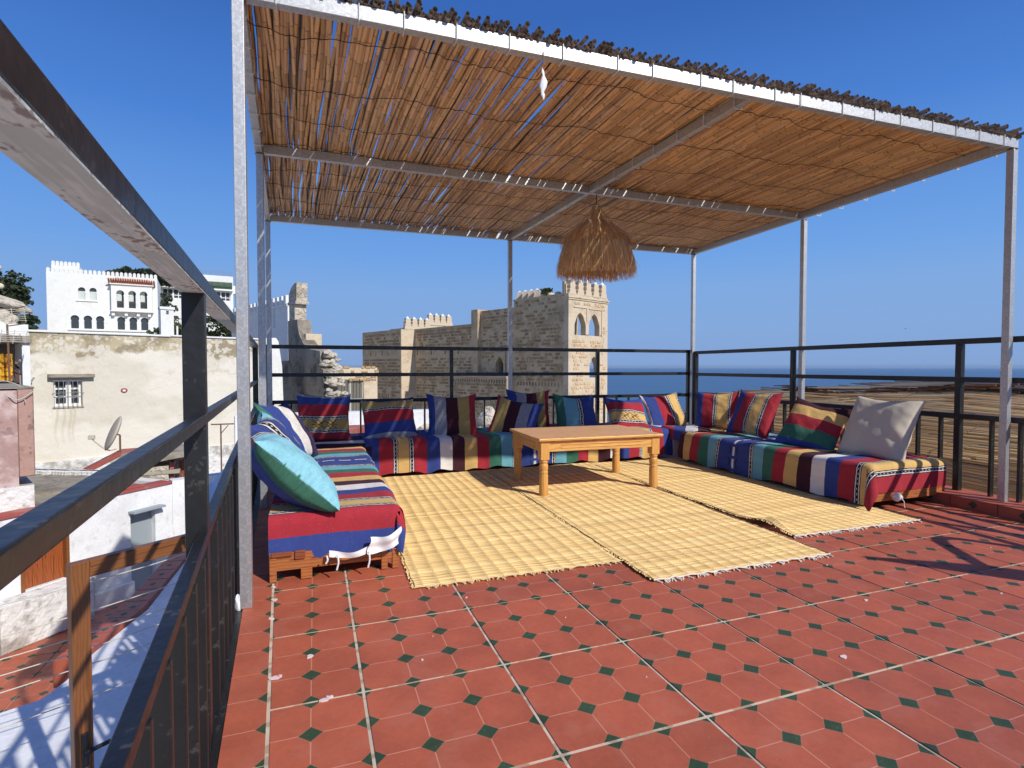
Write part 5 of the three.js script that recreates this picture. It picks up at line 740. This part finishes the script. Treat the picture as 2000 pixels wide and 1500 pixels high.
{ // right bench: front at x = 3.475, from z = -3.0 to -1.0
  const pos = [4.23, 0, -3.06], L = 2.07, W = .755;
  bench('pallet_bench', 'low wooden bench along the right railing before the reed roof', pos, -Hq, L, W, [.25, 1.0, 1.93]);
  mattress('white cotton mattress under the blanket of the right bench', pos, -Hq, L, W, .295);
  const bl = solo('striped_blanket', 'striped wool blanket over the right bench with a red corner hanging to the floor', 'blanket', drape({ L: L + .01, W: W + .015, H: .317, oF: .262, oB: .185, u0: SEQMID - .775, seed: 45, flare: .34 }), blanketMat); bl.position.set(...pos); bl.rotation.y = -Hq;
  const fold = solo('folded_blanket', 'white and maroon blanket corner folded between the back and the right bench', 'blanket', (() => { const g = new THREE.PlaneGeometry(.52, .56, 20, 20); g.rotateX(-Hq); const p = g.attributes.position, u = g.attributes.uv; for (let i = 0; i < p.count; i++) { const x = p.getX(i), z = p.getZ(i); const d = Math.max(0, -x - .10) + Math.max(0, z - .2) * .3; const [o, dr] = arc(d, .04); p.setXYZ(i, x > -.10 ? x : -.10 - o, .009 * Math.sin(x * 17 + z * 9) - dr, z + .02 * Math.sin(x * 12)); u.setXY(i, (SEQMID - 1.02 + .1 - u.getX(i) * .0 + (p.getX(i) * .75 + p.getZ(i) * .6)) / SEQLEN, u.getY(i)); } g.computeVertexNormals(); return g; })(), blanketMat); fold.position.set(3.63, .334, -3.16); 
  const c = solo('white_cloth', 'white cotton cloth end with a tassel under the red corner of the right blanket', 'cloth', (() => { const g = new THREE.SphereGeometry(.036, 16, 12); const p = g.attributes.position; for (let i = 0; i < p.count; i++) { const n = .8 + .5 * vnoise(p.getX(i) * 50 + 20, p.getY(i) * 50 + p.getZ(i) * 30 + 20, 64, 64, 8); p.setXYZ(i, p.getX(i) * n * 1.1, p.getY(i) * n * .6 + .008 * Math.sin(p.getX(i) * 160), p.getZ(i) * n * .8); } g.computeVertexNormals(); return mergeGeometries([g.toNonIndexed(), tube([[.02, -.01, .02], [.03, -.03, .03], [.028, -.055, .03], [.034, -.07, .033]], .003, 8, 5).toNonIndexed()]); })(), M({ name: 'white_cotton', color: [.76, .75, .73], roughness: 1 })); c.position.set(3.66, .085, -.945);
}

// ---------------------------------------------------------------- cushions
function pillowGeo(w, h, T, seed, vertical, o = {}) { // stripes run along x unless vertical; uv in units of the cushion
  const N = 30, pos = [], uv = [], idx = []; const sg = (x) => Math.sign(x) * Math.pow(Math.abs(x), .85);
  for (const f of [1, -1]) { const off = pos.length / 3;
    for (let j = 0; j <= N; j++) for (let i = 0; i <= N; i++) {
      const s = sg(i / N * 2 - 1), t = sg(j / N * 2 - 1), e = (1 - s * s) * (1 - t * t);
      const pin = .085; let x = s * w / 2 * (1 - pin * (1 - t * t) * s * s), y = t * h / 2 * (1 - pin * (1 - s * s) * t * t);
      let z = f * T / 2 * Math.pow(e, .40) * (1 + .25 * (-t) * .5);
      const n = fbm(s * .12 + .5, t * .12 + .5 + f * .2, 10, 3, seed) - .5, n2 = fbm(s * .12 + .3, t * .12 + .2 + f * .2, 26, 3, seed + 3) - .5; const edge = clamp(1 - e * 1.5);
      z += f * (n * .05 + n2 * .016) * Math.pow(e, .3) ; if (o.crease) z += f * o.crease(s, t) * Math.pow(e, .3); x += n2 * .012; y += n * .02 - (1 - Math.abs(s)) * .006; z += edge * n2 * .012;
      y += -.02 * smooth(.55, 1, t) * (1 - s * s) * (o.sag ?? 1);
      pos.push(x, y, z); const uu = (s + 1) / 2; uv.push(...(o.underside ? [f > 0 ? .5 + .5 * uu : .5 - .5 * uu, (t + 1) / 2] : vertical ? [(s + 1) / 2, (t + 1) / 2] : [(1 - t) / 2, (s + 1) / 2]));
    }
    for (let j = 0; j < N; j++) for (let i = 0; i < N; i++) { const k = off + j * (N + 1) + i; f > 0 ? idx.push(k, k + 1, k + N + 1, k + 1, k + N + 2, k + N + 1) : idx.push(k, k + N + 1, k + 1, k + 1, k + N + 1, k + N + 2); }
  }
  const g = new THREE.BufferGeometry(); g.setAttribute('position', new THREE.Float32BufferAttribute(pos, 3)); g.setAttribute('uv', new THREE.Float32BufferAttribute(uv, 2)); g.setIndex(idx); g.computeVertexNormals(); return g;
}
let cushionSeed = 500;
function cushion(label, [x, y, z, yaw, tilt, roll, w, h], st, vertical, o = {}) {
  const len = st ? st.reduce((s, q) => s + q[1], 0) : 1; cushionSeed += 31; const kn = st && st.findIndex((q) => q[2]);
  const orn = kn > -1 && st ? knots(stripes(st)[kn][0] + st[kn][1] / 2, .48) : null;
  const mat = st ? woolMat('striped_cushion_wool', st.map((q) => q.slice(0, 2)), len, .48, cushionSeed, { w: 256, h: 256, orn }) : o.mat;
  const m = solo('cushion', label, 'cushion', pillowGeo(w, h, o.T ?? .15, cushionSeed, vertical, o), mat); m.rotation.order = 'YXZ'; m.rotation.set(-tilt, yaw, roll);
  const n = V(0, 0, -(o.back ?? .055)).applyEuler(m.rotation); m.position.set(x + n.x, y + n.y, z + n.z); return m;
}
const K = (s) => s.split(' ').map((q) => { const [c, w, k] = q.split(':'); return k ? [c, +w, 1] : [c, +w]; });
const BAND = K('blue:.12 red:.13 bw:.045 gold:.11 bw:.045 red:.09');
cushion('blue and maroon cushion with black knots on an olive band in the back left corner', [-.05, .525, -3.66, .10, .25, -.05, .49, .47], K('grey:.03 blue:.10 red:.12 bw:.04 olive:.10:1 bw:.04 red:.09'), false, { back: .03 });
cushion('cushion with olive top, maroon middle and blue lower half on the back bench', [.548, .505, -3.63, .02, .5, .03, .52, .46], K('maroon:.02 bw:.02 olive:.09 bw:.035 red:.13 blue:.13 grey:.075'), false);
cushion('upright cushion with vertical blue, white, maroon, olive and red stripes', [1.168, .517, -3.65, -.12, .42, -.01, .51, .475], K('blue:.07 grey:.12 maroon:.12 olive:.12 red:.08'), true);
cushion('slanting cushion with vertical olive, maroon, white and blue stripes before another cushion', [1.80, .49, -3.56, -.42, .60, -.20, .50, .47], K('red:.04 olive:.12 maroon:.12 grey:.12 blue:.1'), true);
cushion('striped cushion standing behind the slanting one by the pergola post', [2.10, .54, -3.93, -.2, .42, -.04, .50, .47], K('blue:.11 grey:.12 maroon:.12 olive:.1 red:.06'), true);
cushion('green, teal and blue cushion with a black and white band behind the table', [2.547, .50, -3.64, -.13, .45, -.03, .48, .46], K('green:.1 teal:.15 bw:.05 blue:.18'), true);
cushion('blue and red cushion with black knots on a yellow band behind the table', [3.235, .485, -3.72, -.10, .68, -.08, .49, .46], K('blue:.1 red:.12 bw:.04 gold:.1:1 bw:.04 red:.07'), false);
cushion('blue, red and yellow cushion leaning in the right corner of the back bench', [3.74, .50, -3.70, -.15, .55, .10, .49, .47], K('white:.02 blue:.13 red:.12 bw:.045 gold:.11 bw:.045'), true);
cushion('narrow-looking blue, red and gold cushion at the far end of the right bench', [3.93, .535, -3.10, -1.0, .25, .03, .46, .42], K('blue:.1 red:.12 bw:.045 gold:.12 bw:.04 red:.06'), true);
cushion('blue, maroon and gold cushion between two others on the right bench', [3.86, .56, -2.52, -1.42, .44, -.04, .48, .48], BAND, true);
cushion('cushion with maroon, gold, red and green stripes lying back on the right bench', [3.84, .52, -1.80, -1.16, .62, -.20, .49, .48], K('maroon:.10 gold:.12 red:.12 green:.13 blue:.06'), false);
const linen = M({ name: 'plain_linen', color: S(198, 188, 168), roughness: 1, bumpMap: tex(256, 256, (u, v) => .5 + .25 * Math.sin(u * 400) * .6 + .25 * Math.sin(v * 400) * .6, { data: true, size: .5 }), bumpScale: .0012 });
cushion('plain grey linen cushion on the near end of the right bench', [3.87, .545, -1.27, -1.52, .46, -.03, .52, .50], null, false, { mat: linen, sag: 0, T: .17, crease: (s, t) => .020 * Math.sin((t * 9 + s * 3)) * smooth(.45, .9, s) * smooth(.2, -.5, t) });
cushion('sky blue, green and red cushion nearest the camera on the left bench', [-.24, .505, -1.17, 1.78, .80, .0, .50, .50], K('red:.20 blue:.15 green:.055 sky:.255 bw:.045 blue:.105'), true, { T: .23, back: .02, underside: true });
cushion('blue cushion with a black and white band between two others on the left bench', [-.27, .53, -1.75, 1.45, .62, .10, .50, .50], K('blue:.10 bw:.10 blue:.12 bw:.04 sky:.10 teal:.06'), true, { T: .19 });
cushion('blue and white striped cushion at the far end of the left bench', [-.27, .55, -2.55, 1.25, .55, -.05, .52, .50], K('green:.03 blue:.12 white:.14 maroon:.05 navy:.12'), true, { T: .17 });

// ---------------------------------------------------------------- pine table
{
  const t = thing('coffee_table', 'low square-topped pine table with turned legs standing on the straw mats', 'table', [1.985, 0.006, -2.405], -.037);
  const W = 1.07, D = .74, H = .445;
  const shape = (x0, x1, z0, z1, y0, y1) => { const g = new RoundedBoxGeometry(x1 - x0, y1 - y0, z1 - z0, 3, .009); return uvBox(g).translate((x0 + x1) / 2, (y0 + y1) / 2, (z0 + z1) / 2); };
  for (let i = 0; i < 4; i++) { const a = -D / 2 + i * D / 4, b = a + D / 4; const g = i === 0 || i === 3 ? shape(-W / 2, W / 2, a, b, H - .024, H) : box(-W / 2, W / 2, H - .0235, H - .0004, a, b, .002); const u = g.attributes.uv; for (let k = 0; k < u.count; k++) u.setXY(k, u.getX(k) + i * .37, u.getY(k) + i * .19); part(t, 'top_plank', g, pine); }
  const lx = W / 2 - .058, lz = D / 2 - .058;
  for (const [sx, sz] of [[-1, 1], [1, 1], [1, -1], [-1, -1]]) {
    const lk = 1.1, prof = [[.0, 0], [.028, 0], [.031, .006], [.031, .10], [.031, .165], [.026, .172], [.031, .180], [.031, .190], [.0255, .197], [.031, .204], [.0315, .232], [.029, .246], [.024, .252], [.031, .260], [.031, .272], [.027, .28], [0, .28]].map((p) => new THREE.Vector2(p[0] * lk, p[1]));
    const lat = new THREE.LatheGeometry(prof, 8); lat.rotateY(Math.PI / 8); const g1 = uvBox(lat.toNonIndexed()); { const u = g1.attributes.uv; for (let k = 0; k < u.count; k++) u.setXY(k, u.getY(k), u.getX(k)); }
    const g2 = box(-.0355, .0355, .278, H - .0245, -.0355, .0355, .004); { const u = g2.attributes.uv; for (let k = 0; k < u.count; k++) u.setXY(k, u.getY(k), u.getX(k)); }
    part(t, 'leg', [g1, g2], pine2).position.set(sx * lx, 0, sz * lz);
  }
  for (const s of [1, -1]) {
    const a = part(t, 'apron', box(-lx + .034, lx - .034, H - .105, H - .0245, s * (lz + .020) - .010, s * (lz + .020) + .010, .002), pine);
    for (const y of [H - .083, H - .058]) part(a, 'moulding', box(-lx + .13, lx - .13, y, y + .008, s * (lz + .031) - .003, s * (lz + .031) + .003, .002), pine2);
    const b = part(t, 'apron', box(s * (lx + .020) - .010, s * (lx + .020) + .010, H - .105, H - .0245, -lz + .034, lz - .034, .002), pine);
    for (const y of [H - .083, H - .058]) part(b, 'moulding', box(s * (lx + .031) - .003, s * (lx + .031) + .003, y, y + .008, -lz + .10, lz - .10, .002), pine2);
  }
}

// ---------------------------------------------------------------- straw lamp
{
  const t = thing('straw_pendant_lamp', 'shaggy straw pendant lamp shade hanging from the middle beam over the table', 'lamp', [2.125, 0, -2.455]);
  part(t, 'cord', bar([0, 2.445, 0], [0, 2.33, 0], .006, .006), M({ name: 'brown_flex', color: [.10, .07, .05] }));
  const straw = [S(230, 192, 136), S(242, 210, 158), S(214, 172, 116), S(250, 222, 174)];
  const lampStraw = new THREE.MeshPhysicalMaterial({ name: 'thin_straw', vertexColors: true, roughness: 1, transmission: .35, thickness: 0, side: THREE.DoubleSide });
  function fringe(n, r0, y0, r1, y1, bow, seed, ragged) {
    const r = RNG(seed), pos = [], col = [], idx = [];
    for (let i = 0; i < n; i++) {
      const a = r() * 6.2832, d = r(), w = .0016 + .0016 * r(), tq = .78 + .4 * r(), c = straw[Math.floor(r() * 4)].map((q) => q * tq), o = pos.length / 3, end = y1 + (r() - .35) * ragged, tw = (r() - .5) * .22, fl = (r() - .5) * .03 + (r() > .992 ? .07 : 0), K = 5;
      for (let k = 0; k <= K; k++) { const s = k / K, R = mix(r0, r1, s) + bow * Math.sin(s * Math.PI * .62) + fl * s * s - d * .022, y = mix(y0 + (r() - .5) * .004, end, s), A = a + tw * s + .03 * Math.sin(s * 5 + i); const ww = w * (1 - .5 * s) / Math.max(R, .02); for (const q of [-1, 1]) { pos.push(Math.cos(A + q * ww) * R, y, Math.sin(A + q * ww) * R); col.push(...c); } if (k) { const b = o + (k - 1) * 2; idx.push(b, b + 1, b + 2, b + 1, b + 3, b + 2); } }
    }
    const g = new THREE.BufferGeometry(); g.setAttribute('position', new THREE.Float32BufferAttribute(pos, 3)); g.setAttribute('color', new THREE.Float32BufferAttribute(col, 3)); g.setIndex(idx); g.computeVertexNormals(); return g;
  }
  const cone = fringe(420, .030, 2.345, .085, 2.20, -.012, 61, .03); part(t, 'neck_fringe', cone, lampStraw, null, 'stuff');
  part(t, 'upper_fringe', fringe(1700, .05, 2.245, .262, 2.02, .062, 62, .06), lampStraw, null, 'stuff');
  part(t, 'lower_fringe', fringe(2900, .250, 2.085, .300, 1.772, .040, 63, .085), lampStraw, null, 'stuff');
  const wires = []; const ring = (R, y) => { const p = []; for (let i = 0; i < 24; i++) p.push(V(Math.cos(i / 24 * 6.2832) * R, y, Math.sin(i / 24 * 6.2832) * R)); wires.push(tube(p, .0035, 48, 5, true)); }; ring(.034, 2.335); ring(.05, 2.24); ring(.235, 2.075);
  for (let i = 0; i < 6; i++) { const a = i / 6 * 6.2832; wires.push(bar([Math.cos(a) * .034, 2.335, Math.sin(a) * .034], [Math.cos(a) * .235, 2.075, Math.sin(a) * .235], .004, .004)); } part(t, 'wire_frame', wires, M({ name: 'straw_wrapped_wire', color: [.35, .24, .13] }));
  part(t, 'stray_straw', tube([[.30, 1.95, .05], [.35, 1.90, .06], [.40, 1.835, .07]], .0015, 8, 4), strawMat);
}

scene.fog = new THREE.FogExp2(new THREE.Color(.50, .72, 1.0), 0.000035);
scene.traverse((o) => { if (o.isMesh) { o.castShadow = true; o.receiveShadow = true; } });
renderer.render(scene, camera);
